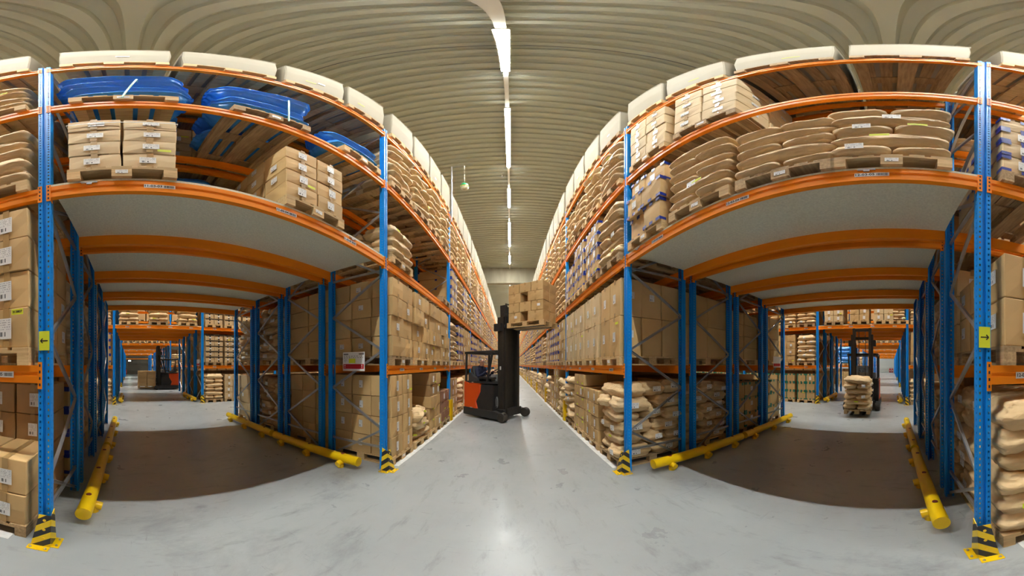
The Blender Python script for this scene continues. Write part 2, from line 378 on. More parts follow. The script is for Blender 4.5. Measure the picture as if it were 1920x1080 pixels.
def add_frame(e, M, det, top=TOPZ, flip=False):
    fl = (lambda a: 1 - a) if flip else (lambda a: a)
    for w, rot in ((0, 0), (DEPTH, 180)):
        u = ob('upright', upright_mesh(top, det), e, M @ T(0, w, 0) @ RZ(R(rot)))
        if det: ob('base_plate', FOOTP, u)
    if det:
        for (a, z0), (c, z1) in zip(zig[:-1], zig[1:]):
            ob('brace', brace_mesh((.06 + fl(a) * .98, z0), (.06 + fl(c) * .98, z1)), e, M)
        for z in (.36, 3.12, 6.62): ob('brace', brace_mesh((.06, z), (1.04, z)), e, M)
    else: ob('brace_lattice', LATT, e, M @ T(0, DEPTH, 0) @ RZ(R(180)) if flip else M)
def rack(side, block, row, bay, label, det=0, levels=(1, 2, 3, 4), deck=False, texts=None, frames=True, lastframe=False, plates=(), group=None):
    xf = FACE[side] + block * BLOCKP + row * ROWP; s = 1 if side == 'L' else -1
    e = empty('pallet_rack', frame(side, xf, YB(bay)), label, 'rack', group)
    I = Matrix.Identity(4)
    if frames: add_frame(e, I, det, flip=row % 2 == 1)
    if lastframe: add_frame(e, T(s * PITCH, 0, 0), det, flip=row % 2 == 1)
    u0 = .05 if s > 0 else -.05 - BEAM_L
    for l in levels:
        z = LEV[l] - .14
        for w, rot in ((0, 0), (DEPTH, 180)):
            M = T(u0, w, z) if rot == 0 else T(u0 + BEAM_L, w, z) @ RZ(R(180))
            bo = ob('beam', beam_mesh(), e, M)
            if det:
                ob('connector', conn_mesh(), bo, T(0, -.002, 0) @ Matrix.Scale(-1, 4, (1, 0, 0))); ob('connector', conn_mesh(), bo, T(BEAM_L, -.002, 0))
            if rot == 0:
                if texts and l in texts:
                    for yy, t in texts[l]: location_plate(bo, T(s * (yy - YB(bay)) - u0, -.0025, .068), t)
                elif l in plates:
                    for i in range(4): location_plate(bo, T(.50 + .9 * i, -.0025, .068), None)
    if deck:
        d = ob('deck_board', DECK, e, T(u0, 0, LEV[2] - .002))
        if det: 
            for xx in (.3, 2.9): ob('board_clip', BOARDCLIP, d, T(xx, -.004, .0))
    return e
SN = {'L': 'left', 'R': 'right'}
NB = 13
def bayname(side, k):
    if k == -1: return 'bay before the %s drive-through' % SN[side]
    if k == 0: return '%s drive-through bay' % SN[side]
    return '%s bay past the %s drive-through' % (words[k - 1], SN[side])
tx = {('L', 0): {2: [(.22, '11-03-03'), (1.33, '11-03-04'), (2.26, '11-03-05')]}, ('R', 0): {2: [(.13, '12-03-05'), (1.18, '12-03-04'), (2.31, '12-03-03')]}}
for side in 'LR':
    for k in range(-1, NB):
        det = k <= 1
        t = dict(tx.get((side, k), {}))
        pl = () if k == 0 else ((1,) if k < 4 else ())
        rack(side, 0, 0, k, 'blue and orange aisle front rack, %s' % bayname(side, k), det, deck=(k == 0), levels=(2, 3, 4) if k == 0 else (1, 2, 3, 4), texts=t, plates=pl, lastframe=(k == NB - 1))
    for r in (1, 2, 3):
        for k in (-1, 0, 1):
            rack(side, 0, r, k, 'blue and orange rack, %s row in from the aisle, %s' % (words[r], bayname(side, k)), r == 1 or k >= 0, deck=(k == 0), levels=(2, 3, 4) if k == 0 else (1, 2, 3, 4))
    for bl in range(1, 5 if side == 'L' else 7):
        for r in (0, 1, 2, 3):
            ks = ((-1, 0, 1, 2) if bl == 1 else (-1, 0, 1)) if r == 0 else (0,)
            for k in ks:
                rack(side, bl, r, k, 'rack seen through the %s drive-through, %s block, row %s, %s' % (SN[side], words[bl], words[r], {-1: 'near side', 0: 'driveway bay', 1: 'far side', 2: 'far side second bay'}[k]), 0,
                     levels=(2, 3) if k == 0 else (1, 2, 3), deck=(k == 0), lastframe=(k == 0 and r > 0), plates=(1, 2) if bl == 1 and r == 0 else (2,) if r == 0 else ())
# ------------------------------------------------------------------ stock: records first, the 300 nearest of a kind become objects, the rest one mass per kind
REC = []
CAM = Vector((0, 0, EYE))
def rec(kind, me, M, label, cat, group, parts=(), hidden=False):
    REC.append(dict(kind=kind, me=me, M=M, label=label, cat=cat, group=group, parts=list(parts), d=(M.translation - CAM).length * (3 if hidden else 1)))
# pallet
def pallet_parts():
    W, D = .8, 1.2; P = []
    dk = MB()
    for u in (-.3275, -.164, 0, .164, .3275): dk.bb(u - (.0725 if abs(u) in (.3275, 0) else .05), u + (.0725 if abs(u) in (.3275, 0) else .05), -.6, .6, .122, .144)
    for w in (-.5275, 0, .5275): dk.bb(-.4, .4, w - .0725, w + .0725, .100, .122)
    bl = [MB().box(0, 0, 0, .145 if a == 0 else .1, .145, .078) for a in (0, 1)]
    run = MB().box(0, 0, 0, .145, 1.2, .022); run2 = MB().box(0, 0, 0, .1, 1.2, .022)
    return dk, bl, run, run2
_dk, _bl, _run, _run2 = pallet_parts()
def joined_pallet(m):
    b = MB(); b.v = list(_dk.v); b.f = [list(f) for f in _dk.f]; b.m = list(_dk.m); b.sm = list(_dk.sm)
    for u, w in ((-.35, .1), (0, .145), (.35, .1)):
        for y in (-.5275, 0, .5275): b.box(u, y, .061, w, .145, .078)
        b.box(u, 0, .011, w, 1.2, .022)
    return b.mesh('pallet', m)
PAL = {m: joined_pallet(MT[m]) for m in ('wood', 'woodd')}
PDK = {m: _dk.mesh('deck', MT[m]) for m in PAL}
PBL = {m: [x.mesh('block', MT[m]) for x in _bl] for m in PAL}
PRN = {m: [_run.mesh('runner', MT[m]), _run2.mesh('runner', MT[m])] for m in PAL}
def pallet(M, where, hidden=False, m=None, tagp=False):
    m = m or ('wood' if random.random() < .72 else 'woodd')
    parts = []
    if tagp: parts.append(('pallet_label', plate(.09, .05, 'label'), T(0, -.6015, .062)))
    REC.append(dict(kind='pallet', me=PAL[m], M=M, label='wooden pallet at ' + where if not where.startswith(('raised', 'carried')) else 'wooden pallet ' + where, cat='pallet', group=None, parts=parts, d=(M.translation - CAM).length * (3 if hidden else 1), pm=m))
_pl = {}
def plate(w, h, m, t=.0015):
    k = (round(w, 3), round(h, 3), m)
    if k not in _pl: _pl[k] = MB().bb(-w / 2, w / 2, -t, 0, -h / 2, h / 2).mesh('label', MT[m])
    return _pl[k]
_bx = {}
def box_mesh(w, d, h, m, var=0):
    k = (round(w, 2), round(d, 2), round(h, 2), m, var)
    if k not in _bx:
        rr = random.Random(str(k)); b = MB()
        j = lambda: rr.uniform(-.004, .004)
        xs, ys, zs = (-w / 2, 0, w / 2), (-d / 2, 0, d / 2), (0, h / 2, h)
        bm = bmesh.new(); V = {}
        for a in range(3):
            for c in range(3):
                for e in range(3):
                    if a == c == e == 1: continue
                    bl = .006 + rr.uniform(-.003, .006)
                    ex = [xs[a] + j(), ys[c] + j(), zs[e] + (j() if e else 0)]
                    if e == 1 and (a != 1) != (c != 1): ex[0] += (a - 1) * bl * (c == 1); ex[1] += (c - 1) * bl * (a == 1)
                    V[a, c, e] = bm.verts.new(ex)
        for ax in range(3):
            for s in (0, 2):
                for p in range(2):
                    for q in range(2):
                        ids = []
                        for dp, dq in ((0, 0), (1, 0), (1, 1), (0, 1)):
                            t = [0, 0, 0]; o = [i for i in range(3) if i != ax]; t[ax] = s; t[o[0]] = p + dp; t[o[1]] = q + dq; ids.append(V[tuple(t)])
                        bm.faces.new(ids)
        bmesh.ops.recalc_face_normals(bm, faces=bm.faces)
        es = [e for e in bm.edges if e.calc_face_angle(0) > .8]
        bmesh.ops.bevel(bm, geom=es, offset=.006, segments=1, affect='EDGES')
        me = bpy.data.meshes.new('cardboard_box'); bm.to_mesh(me); bm.free(); me.materials.append(MT[m]); _bx[k] = me
    return _bx[k]
_tp = {}
def tape_mesh(w, d, h, style):
    """tape or strap pieces on a box: [(mesh, material key)] each a part of its own"""
    k = (round(w, 2), round(d, 2), round(h, 2), style)
    if k in _tp: return _tp[k]
    t = .0012; e = .009; F = -d / 2 - e; P = []
    def pc(*bbs):
        b = MB()
        for x in bbs: b.bb(*x)
        P.append(b)
    tw = .028 if style == 'tapefull' else .025
    if style in ('tape', 'tapefull'):
        pc((-tw, tw, F - t, d / 2 + e, h + .005, h + .005 + t), (-tw, tw, F - t, F, (h - .07) if style == 'tape' else .004, h + .005 + t))
        if style == 'tape': pc((-tw, tw, F - t, F, .004, .06))
        m = 'tape'
    elif style in ('btape', 'gtape'):
        for sx in (-1, 1):
            X, X2 = sx * (w / 2 + e), sx * (w / 2 + e + t)
            for z0, z1 in ((h - .055, h + .006), (0.0, .05)): pc((X2, sx * (w / 2 - .07), F - t, F, z0, z1), (X, X2, F, F + .09, z0, z1))
        pc((-.035, .035, F - t, F, h - .06, h + .006)); pc((-.035, .035, F - t, F, 0, .05))
        for sx in (-1, 1):
            X, X2 = sx * (w / 2 + e), sx * (w / 2 + e + t)
            pc((X, X2, -.12, -.05, h - .06, h)); pc((X, X2, d / 2 - .12, d / 2 - .05, h - .06, h))
        if style == 'gtape': pc((-w / 2 - e, -w / 2 + .03, F - 2 * t, F - t, 0, h))
        m = style
    elif style == 'band':
        pc((-w / 2 - e, w / 2 + e, F - t, F, h - .035, h + .004)); pc((-w * .07, w * .07, F - t, F, h * .08, h * .36)); pc((-w * .07, w * .07, F - t, F, h * .62, h)); m = 'blacks'
    _tp[k] = [b.mesh('tape', MT[m]) for b in P]; return _tp[k]
SIDEP = {'L': (RZ(R(-90)), 1), 'R': (RZ(R(90)), 1)}
RN = ['bottom', 'second', 'third', 'fourth', 'fifth', 'sixth', 'seventh', 'eighth']
def rown(i, n): return 'top' if i == n - 1 else RN[i]
def coln(i, n): return '' if n == 1 else ('left', 'right')[i] if n == 2 else ('left', 'middle', 'right')[i] if n == 3 else words[i]
def boxes(M, where, nu=2, nd_=2, nl=4, h=.3, m='card', style='tape', W=.8, D=1.16, lab=.7, lw=(.10, .14), sides='', zb=.144, jit=.008, yl=.08, top=False, frontd=0, word='brown', lshift=.0, skip=()):
    w, d = W / nu, D / nd_
    for k in range(nl):
        cut = random.uniform(.42, .60) if (nu == 2 and jit > .02) else .5
        for i in range(nu):
            if nu == 2: w = W * (cut if i == 0 else 1 - cut)
            for j in range(nd_):
                vis = j == 0 or ('L' in sides and i == 0) or ('R' in sides and i == nu - 1) or (top and k == nl - 1)
                if not vis or (k, i, j) in skip: continue
                gx = .006
                x = (-W / 2 + w * (i + .5) if nu != 2 else -W / 2 + (w / 2 if i == 0 else W - w / 2)) + random.uniform(-jit, jit) * .5; y = -.60 + frontd + .01 + d * (j + .5) + random.uniform(-jit, jit); z = zb + k * (h + .003)
                bw, bd = w - gx - .012, d - gx - .012
                ma = 'cardd' if m == 'mix' and random.random() < .2 else ('card' if m == 'mix' else m)
                me = box_mesh(bw, bd, h - .004, ma, random.randrange(3))
                parts = []
                if style: parts += [({'btape': 'blue_tape', 'gtape': 'green_tape', 'band': 'black_strap'}.get(style, 'tape'), tm, Matrix.Identity(4)) for tm in tape_mesh(bw, bd, h - .004, style)]
                lu = random.uniform(-.02, .02) + lshift
                if j == 0 and random.random() < lab: parts.append(('label', plate(lw[0], lw[1], 'label'), T(lu, -bd / 2 - .0125, h * .48)))
                if j == 0 and random.random() < yl: parts.append(('yellow_label', plate(.10, .035, 'lime'), T(bw * .28, -bd / 2 - .0115, h * random.choice([.2, .82]))))
                for sd in sides:
                    if ((sd == 'L' and i == 0) or (sd == 'R' and i == nu - 1)) and random.random() < lab * .6:
                        parts.append(('label', plate(lw[0], lw[1] * .75, 'label'), (T(-bw / 2 - .0115, 0, h * .55) @ RZ(R(-90))) if sd == 'L' else (T(bw / 2 + .0115, 0, h * .55) @ RZ(R(90)))))
                lb = '%s box, %s row%s%s, %s' % (word, rown(k, nl), (' ' + coln(i, nu)) if nu > 1 else '', ('', ' rear', ' rearmost', ' last')[j], where)
                rec('cardboard_box', me, M @ T(x, y, z) @ RZ(random.uniform(-.012, .012) * (jit > .002)), lb, 'box', 'boxes ' + where, parts, hidden=(j > 0 and not sides))
_sk = {}
def sack_mesh(a, bdim, c, var, m='kraft', lo=False):
    k = (round(a, 2), round(bdim, 2), round(c, 3), var, m, lo)
    if k in _sk: return _sk[k]
    nx, ny, nz = (10, 7, 4) if lo else (24, 18, 8) if m != 'poly' else (44, 16, 8)
    bm = bmesh.new(); V = {}
    rr = random.Random(str(k[:5])); off = Vector((rr.uniform(0, 50), rr.uniform(0, 50), rr.uniform(0, 50)))
    rr2 = rr.random() < .5
    def pt(i, j, l):
        x, y, z = 2 * i / nx - 1, 2 * j / ny - 1, 2 * l / nz - 1
        ax, ay = abs(x), abs(y)
        t = .42 + .58 * ((1 - ax ** 9) * (1 - ay ** 6)) ** .5
        if m == 'poly': t = .10 + .90 * ((1 - ax ** 7) * (1 - ay ** 3.2)) ** .5
        side = 1 - .07 * (ax ** 5) * (ay ** 5) - (.13 if m != 'poly' else .06) * abs(z) ** 2.4 * max(ax, ay) ** 4 * (1 if z > 0 else .8)
        X, Y, Z = x * a / 2 * side, y * bdim / 2 * side * (1 - .05 * ax ** 6), z * c / 2 * t
        if m == 'poly' and ax > .86: e_ = (ax - .86) / .14; Y *= 1 - .3 * e_; Z += e_ * (.02 * math.sin(y * 14) + (.05 if rr2 else -.03) * c * 4); X += (1 if x > 0 else -1) * e_ * .04
        q = Vector((X * 5, Y * 5, Z * 6)) + off
        n1 = noise.noise(q) * .020 + noise.noise(q * 2.7) * .012 - abs(noise.noise(Vector((q.x * 2.2, q.y * 2.2, q.z * 5)))) * .022
        Z += n1 * (.9 if m != 'poly' else .5) * t; 
        cr = abs(noise.noise(Vector((q.x * 1.1, q.y * 1.1, q.z * 4.5)) + Vector((3, 3, 3)))) * (.014 if m != 'poly' else .012)
        X += noise.noise(q * .8 + Vector((9, 0, 0))) * .013 - x * cr * ax ** 4; Y += noise.noise(q * .8 + Vector((0, 9, 0))) * .013 - y * cr * ay ** 4
        Z -= .018 * (1 - t)
        return (X, Y, Z + c / 2)
    for i in range(nx + 1):
        for j in range(ny + 1):
            for l in range(nz + 1):
                if i in (0, nx) or j in (0, ny) or l in (0, nz): V[i, j, l] = bm.verts.new(pt(i, j, l))
    def F(p): bm.faces.new([V[q] for q in p])
    for i in range(nx):
        for j in range(ny):
            for l in (0, nz): F([(i, j, l), (i + 1, j, l), (i + 1, j + 1, l), (i, j + 1, l)])
    for i in range(nx):
        for l in range(nz):
            for j in (0, ny): F([(i, j, l), (i + 1, j, l), (i + 1, j, l + 1), (i, j, l + 1)])
    for j in range(ny):
        for l in range(nz):
            for i in (0, nx): F([(i, j, l), (i, j + 1, l), (i, j + 1, l + 1), (i, j, l + 1)])
    bmesh.ops.recalc_face_normals(bm, faces=bm.faces)
    for f in bm.faces: f.smooth = True
    me = bpy.data.meshes.new('sack'); bm.to_mesh(me); bm.free(); me.materials.append(MT[m]); _sk[k] = me
    return me
def sacks(M, where, nl=6, t=.14, lab=.12, sides='', W=.82, start=0, zb=.144, jit=.014, yl=.06, messy=0., word='kraft', full=False, top=True):
    for k in range(nl):
        A = (k + start) % 2 == 0
        items = []
        if A: items = [(-W / 4, -.31, W / 2, .60, 0), (W / 4, -.31, W / 2, .60, 1)] + ([(-W / 4, .30, W / 2, .60, 2), (W / 4, .30, W / 2, .60, 3)] if (sides or (top and k == nl - 1)) else [])
        else: items = [(0, -.40, W, .42, 0)] + ([(0, .02, W, .42, 2), (0, .44, W, .42, 3)] if (sides or (top and k == nl - 1)) else [])
        for (u, w, a, bd, n) in items:
            x, y = u + random.uniform(-jit, jit) * (1 + messy), w + random.uniform(-jit, jit) * (1 + 2 * messy)
            sz = (a + .02, bd + .02, t * (1.12 if k < nl - 1 else 1.2), random.randrange(5))
            parts = []
            if random.random() < lab and n < 2: parts.append(('label', plate(.12, .085, 'label'), T(random.uniform(-.05, .05), -bd / 2 - .018, t * .55)))
            if random.random() < yl and n < 2: parts.append(('yellow_label', plate(.13, .035, 'lime'), T(random.uniform(-.08, .08), -bd / 2 - .018, t * .6)))
            if sides and random.random() < lab * 2.5 and n >= 1:
                sd = -1 if 'L' in sides else 1
                parts.append(('label', plate(.15, .085, 'label'), T(sd * (a / 2 + .014), 0, t * .55) @ RZ(R(-90 if sd < 0 else 90))))
            pos = (('left ' if n % 2 == 0 else 'right ') if A else '') + ('' if n < 2 else 'rear ' if n == 2 or A else 'rearmost ')
            lb = '%s sack, %s %slayer, %s' % (word, rown(k, nl), pos, where)
            rec('paper_sack', sz, M @ T(x, y, zb + k * t) @ RZ(random.uniform(-.05, .05) * (1 + 2 * messy)) @ Matrix.Rotation(random.uniform(-.03, .03) * (1 + 3 * messy), 4, 'Y'), lb, 'sack', 'sacks ' + where, parts, hidden=(n > 1 and not sides))
def topbox_mesh(var):
    k = ('top', var)
    if k in _bx: return _bx[k]
    rr = random.Random(var); w, d, h = .80, 1.18, 1.0
    b = MB(); j = lambda s=.008: rr.uniform(-s, s)
    def ring(z, g): return [(-w / 2 - g + j(), -d / 2 - g + j(), z + j()), (w / 2 + g + j(), -d / 2 - g + j(), z + j()), (w / 2 + g + j(), d / 2 + g, z), (-w / 2 - g, d / 2 + g, z)]
    r0, r1, r2, r3 = ring(0, 0), ring(h * .5, .008), ring(h * .96, 0), ring(h, .012)
    vs = r0 + r1 + r2 + r3
    fs = [(a * 4 + i, a * 4 + (i + 1) % 4, (a + 1) * 4 + (i + 1) % 4, (a + 1) * 4 + i) for a in range(3) for i in range(4)] + [(12, 13, 14, 15), (3, 2, 1, 0)]
    b.add(vs, fs)
    _bx[k] = b.mesh('pallet_carton', MT['pale'], .012); return _bx[k]
def topbox(M, where):
    parts = []
    if random.random() < .5: parts.append(('yellow_label', plate(.14, .02, 'lime'), T(random.uniform(-.2, .2), -.6045, random.choice([.25, .75]))))
    if random.random() < .5: parts.append(('label', plate(.10, .07, 'label'), T(random.uniform(-.1, .15), -.6045, random.uniform(.2, .4))))
    rec('pallet_carton', topbox_mesh(random.randrange(6)), M @ T(0, 0, .146), 'pale pallet-sized carton, ' + where, 'carton', 'pale cartons on the top shelf', parts)
def blues(M, where, nl, W=.98, t=.25):
    for k in range(nl):
        a = W + random.uniform(-.06, .06)
        me = sack_mesh(a, .56, t * 1.12, random.randrange(4), 'poly')
        rec('film_sack', me, M @ T(random.uniform(-.05, .05), -.30 + random.uniform(-.03, .03), .144 + k * t) @ RZ(random.uniform(-.07, .07)) @ Matrix.Rotation(random.uniform(-.03, .03), 4, 'Y'), 'blue film sack, %s layer, %s' % (rown(k, nl), where), 'sack', 'blue sacks ' + where)
        if k % 2 == 0: rec('film_sack', sack_mesh(a, .56, t * 1.12, random.randrange(4), 'poly'), M @ T(random.uniform(-.05, .05), .30, .144 + k * t), 'blue film sack, %s rear, %s' % (rown(k, nl), where), 'sack', 'blue sacks ' + where, hidden=True)
LN = ['floor', 'low shelf', 'middle shelf', 'high shelf', 'top shelf']
def bayloc(side, bay): return 'bay before %s tunnel' % SN[side] if bay == -1 else 'over %s tunnel' % SN[side] if bay == 0 else '%s bay past %s tunnel' % (words[bay - 1], SN[side])
def slot(side, bay, lev, i=None, y=None, row=0, block=0, name=None):
    """local frame of a pallet place and the words for it"""
    xf = FACE[side] + block * BLOCKP + row * ROWP + .56
    yy = YS(bay, i) if y is None else y
    z = LEV[lev] + (.028 if (lev == 2 and bay == 0) else .0)
    M = frame(side, xf, yy + random.uniform(-.015, .015), z)
    order = words[i] if i is not None else words[int((yy - YB(bay)) / .9)]
    if block: name = '%s place %s, %s block %s' % (order, LN[lev], words[block], bayloc(side, bay))
    elif row: name = '%s inner row %s%s, %s' % (words[row], LN[lev], (' ' + order) if bay == 0 else '', bayloc(side, bay))
    else: name = '%s pallet %s, %s' % (order, LN[lev], bayloc(side, bay))
    return M, name
def put(fn, side, bay, lev, i=None, y=None, row=0, block=0, pm=None, tagp=False, **k):
    M, nm = slot(side, bay, lev, i, y, row, block)
    pallet(M, nm, m=pm, tagp=tagp)
    fn(M, nm, **k)
def none(M, nm): pass
# --- left front rack
A = 'L'
put(topbox, A, -1, 4, 3); put(sacks, A, -1, 3, 3, nl=4, t=.20, sides='R'); put(sacks, A, -1, 2, 3, nl=5, t=.20, sides='R')
put(boxes, A, -1, 1, 3, nu=2, nd_=3, nl=4, h=.325, style='tapefull', sides='R', lw=(.12, .17), lab=1, yl=0, tagp=True)
M, nm = slot(A, -1, 0, 3); pallet(M, nm)
boxes(M, nm + ' front', nu=2, nd_=1, nl=2, h=.34, D=.6, style='tapefull', lab=1, top=True, lw=(.11, .15), yl=0, lshift=.0)
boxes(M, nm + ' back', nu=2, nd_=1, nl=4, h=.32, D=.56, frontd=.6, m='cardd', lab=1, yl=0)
for i in range(4): put(topbox, A, 0, 4, i)
put(boxes, A, 0, 2, y=-.055, nu=2, nd_=3, nl=4, h=.232, m='cardp', sides='LR', lab=1, lw=(.12, .09), tagp=True, yl=.1, word='buff')
put(boxes, A, 0, 2, y=1.71, nu=2, nd_=3, nl=4, h=.232, m='card', sides='L', lab=1, lw=(.10, .12), tagp=True, yl=.1)
put(blues, A, 0, 2, y=.72, row=1, nl=5, W=.8); put(blues, A, 0, 3, y=-.05, nl=4, tagp=True); put(blues, A, 0, 3, y=1.2, nl=4, W=.96, tagp=True); put(blues, A, 0, 3, y=2.52, nl=2, W=.95, tagp=True)
for i in range(4):
    put(topbox, A, 1, 4, i); put(sacks, A, 1, 3, i, nl=6, t=.215, start=i % 2, sides='L' if i == 0 else '', messy=.6)
    put(boxes, A, 1, 1, i, nu=2, nd_=3, nl=4, h=.315, sides='L', m='card', style='tape', lab=.55, jit=.03, lw=(.09, .11), yl=.15, W=.82, tagp=True)
put(sacks, A, 1, 2, 0, nl=3, t=.2, sides='L', tagp=True); put(none, A, 1, 2, 3)
put(boxes, A, 1, 0, 0, nu=2, nd_=3, nl=4, h=.33, sides='L', lab=1, lw=(.07, .16), yl=.15, tagp=True)
M, nm = slot(A, 1, 0, 1); pallet(M, nm)
sacks(M, nm, nl=3, t=.2, messy=2.5, yl=.3, W=.86)
put(boxes, A, 1, 0, 2, nu=2, nd_=2, nl=5, h=.26, m='mix', sides='L', yl=.4, lab=.5, jit=.03)
put(boxes, A, 1, 0, 3, nu=2, nd_=2, nl=3, h=.27, m='cardr', sides='L', yl=.5, lab=.3, word='reddish')
# --- right front rack
A = 'R'
put(topbox, A, -1, 4, 3)
put(boxes, A, -1, 2, 3, nu=2, nd_=2, nl=4, h=.26, m='cardp', style='btape', sides='L', word='blue-taped')
put(boxes, A, -1, 1, 3, nu=2, nd_=3, nl=2, h=.37, style='tapefull', sides='L', lab=1, lw=(.12, .16), yl=0, tagp=True)
put(sacks, A, -1, 0, 3, nl=6, t=.2, sides='L', lab=.2, yl=0, messy=.8)
for i in range(4): put(topbox, A, 0, 4, i)
put(boxes, A, 0, 3, y=2.53, nu=2, nd_=2, nl=4, h=.33, m='cardp', sides='R', lab=1, lw=(.10, .10), yl=.05, word='buff', tagp=True)
put(boxes, A, 0, 3, y=1.58, nu=2, nd_=2, nl=4, h=.33, m='cardp', sides='R', lab=1, lw=(.12, .10), yl=.1, word='buff', tagp=True)
put(boxes, A, 0, 2, y=2.57, nu=2, nd_=2, nl=3, h=.40, m='card', style='btape', sides='R', jit=.05, word='blue-taped', tagp=True, lab=.3)
put(sacks, A, 0, 2, y=1.63, nl=6, t=.165, sides='LR', tagp=True, lab=.25); put(sacks, A, 0, 2, y=.79, nl=5, t=.17, sides='R', tagp=True, start=0, lab=.25, yl=.12); put(sacks, A, 0, 2, y=.0, nl=5, t=.195, sides='LR', tagp=True, lab=.2, yl=.12)
for i in range(4):
    put(topbox, A, 1, 4, i); put(sacks, A, 1, 3, i, nl=6 if i < 2 else 5, t=.215, start=(i + 1) % 2, messy=.6)
    put(boxes, A, 1, 1, i, nu=2, nd_=3, nl=2, h=.615, sides='R', lab=1, lw=(.09, .15), yl=.25, style='tape', m='cardp' if i != 0 else 'card', tagp=True)
put(sacks, A, 1, 2, 0, nl=6, t=.19, messy=1.2, sides='R')
put(boxes, A, 1, 2, 1, nu=2, nd_=2, nl=4, h=.3, style='btape', jit=.03, word='blue-taped'); put(boxes, A, 1, 2, 2, nu=2, nd_=2, nl=4, h=.3, style='btape', word='blue-taped'); put(boxes, A, 1, 2, 3, nu=2, nd_=2, nl=3, h=.3, style='btape', word='blue-taped')
put(sacks, A, 1, 0, 0, nl=6, t=.195, messy=1.4, sides='R', lab=.5, W=.88)
put(boxes, A, 1, 0, 1, nu=2, nd_=2, nl=4, h=.25, lab=1, lw=(.07, .13), yl=.1, m='card', top=True, tagp=True, sides='R')
put(boxes, A, 1, 0, 2, nu=2, nd_=2, nl=5, h=.255, lab=.1, m='mix', yl=.9, sides='R')
put(sacks, A, 1, 0, 3, nl=7, t=.165, messy=1.6)
# --- far bays of the front racks
for A in 'LR':
    for k in range(2, NB):
        for i in range(4):
            put(topbox, A, k, 4, i)
            for l in (0, 1, 2, 3):
                r_ = random.random()
                if l == 3: 
                    if r_ < .85: put(sacks, A, k, l, i, nl=6, t=.21, start=i % 2, top=False)
                    else: put(boxes, A, k, l, i, nu=2, nd_=1, nl=4, h=.3)
                elif l == 2:
                    if r_ < .4: put(boxes, A, k, l, i, nu=2, nd_=1, nl=4, h=.3, style='btape', word='blue-taped')
                    elif r_ < .85: put(sacks, A, k, l, i, nl=6, t=.2, top=False)
                    else: put(boxes, A, k, l, i, nu=2, nd_=1, nl=5, h=.25, m='mix')
                elif l == 1:
                    if r_ < .3: put(boxes, A, k, l, i, nu=2, nd_=1, nl=4, h=.3, style='btape', word='blue-taped')
                    elif r_ < .65: put(boxes, A, k, l, i, nu=2, nd_=1, nl=4, h=.31, m='mix')
                    else: put(sacks, A, k, l, i, nl=7, t=.16, messy=1, top=False)
                else:
                    if r_ < .6: put(boxes, A, k, l, i, nu=2, nd_=1, nl=random.choice([3, 4, 5]), h=.27, m='mix', yl=.3)
                    else: put(sacks, A, k, l, i, nl=6, t=.17, messy=1.5, top=False)
# --- rows behind, next to the drive-throughs (seen from the side)
def side_stock(A, row, bay, spec):
    i = 0 if bay == 1 else 3
    sd = {('L', 1): 'L', ('L', -1): 'R', ('R', 1): 'R', ('R', -1): 'L'}[A, bay]
    for lev, kind, kw in spec:
        put({'b': boxes, 's': sacks}[kind], A, bay, lev, i, row=row, sides=sd, **kw)
        if kind: put(none, A, bay, 2, i, row=row) if lev == 1 else None
side_stock('L', 1, 1, [(1, 'b', dict(nu=2, nd_=2, nl=4, h=.32, lab=.05)), (0, 'b', dict(nu=2, nd_=3, nl=4, h=.32, lab=.1))])
side_stock('L', 2, 1, [(1, 's', dict(nl=8, t=.155, messy=2.2, lab=.5)), (0, 's', dict(nl=6, t=.19, messy=2, lab=.5))])
side_stock('L', 3, 1, [(1, 's', dict(nl=7, t=.16, messy=2, lab=.5)), (0, 'b', dict(nu=2, nd_=2, nl=3, h=.4, m='cardp', word='buff'))])
side_stock('R', 1, 1, [(1, 'b', dict(nu=2, nd_=2, nl=2, h=.60, lab=.1)), (0, 's', dict(nl=6, t=.19, messy=1.2, lab=.7))])
side_stock('R', 2, 1, [(1, 'b', dict(nu=2, nd_=2, nl=4, h=.27, lab=.1)), (0, 'b', dict(nu=2, nd_=2, nl=3, h=.36, style='gtape', word='green-taped'))])
side_stock('R', 3, 1, [(1, 'b', dict(nu=2, nd_=2, nl=4, h=.3, lab=.2)), (0, 'b', dict(nu=2, nd_=2, nl=3, h=.36, style='gtape', word='green-taped'))])
for A in 'LR':
    side_stock(A, 1, -1, [(1, 's' if A == 'L' else 'b', dict(nl=6, t=.17, messy=1) if A == 'L' else dict(nu=2, nd_=3, nl=3, h=.36)), (0, 'b' if A == 'L' else 's', dict(nu=2, nd_=2, nl=4, h=.3, style='btape') if A == 'L' else dict(nl=5, t=.19, messy=1))])
    side_stock(A, 2, -1, [(1, 's', dict(nl=6, t=.17)), (0, 's', dict(nl=6, t=.17))])
    side_stock(A, 3, -1, [(1, 'b', dict(nu=2, nd_=2, nl=4, h=.3, lab=1)), (0, 's', dict(nl=6, t=.17))])
    for i in range(4):
        put(topbox, A, 0, 4, i, row=1)
        if A == 'R' or i > 0: put(boxes, A, 0, 3, i, row=1, nu=2, nd_=1, nl=4, h=.25, lab=.3, style='tape')
    for k in (-1, 1):
        i = 3 if k == -1 else 0
        put(topbox, A, k, 4, i, row=1); put(sacks, A, k, 3, i, row=1, nl=4)
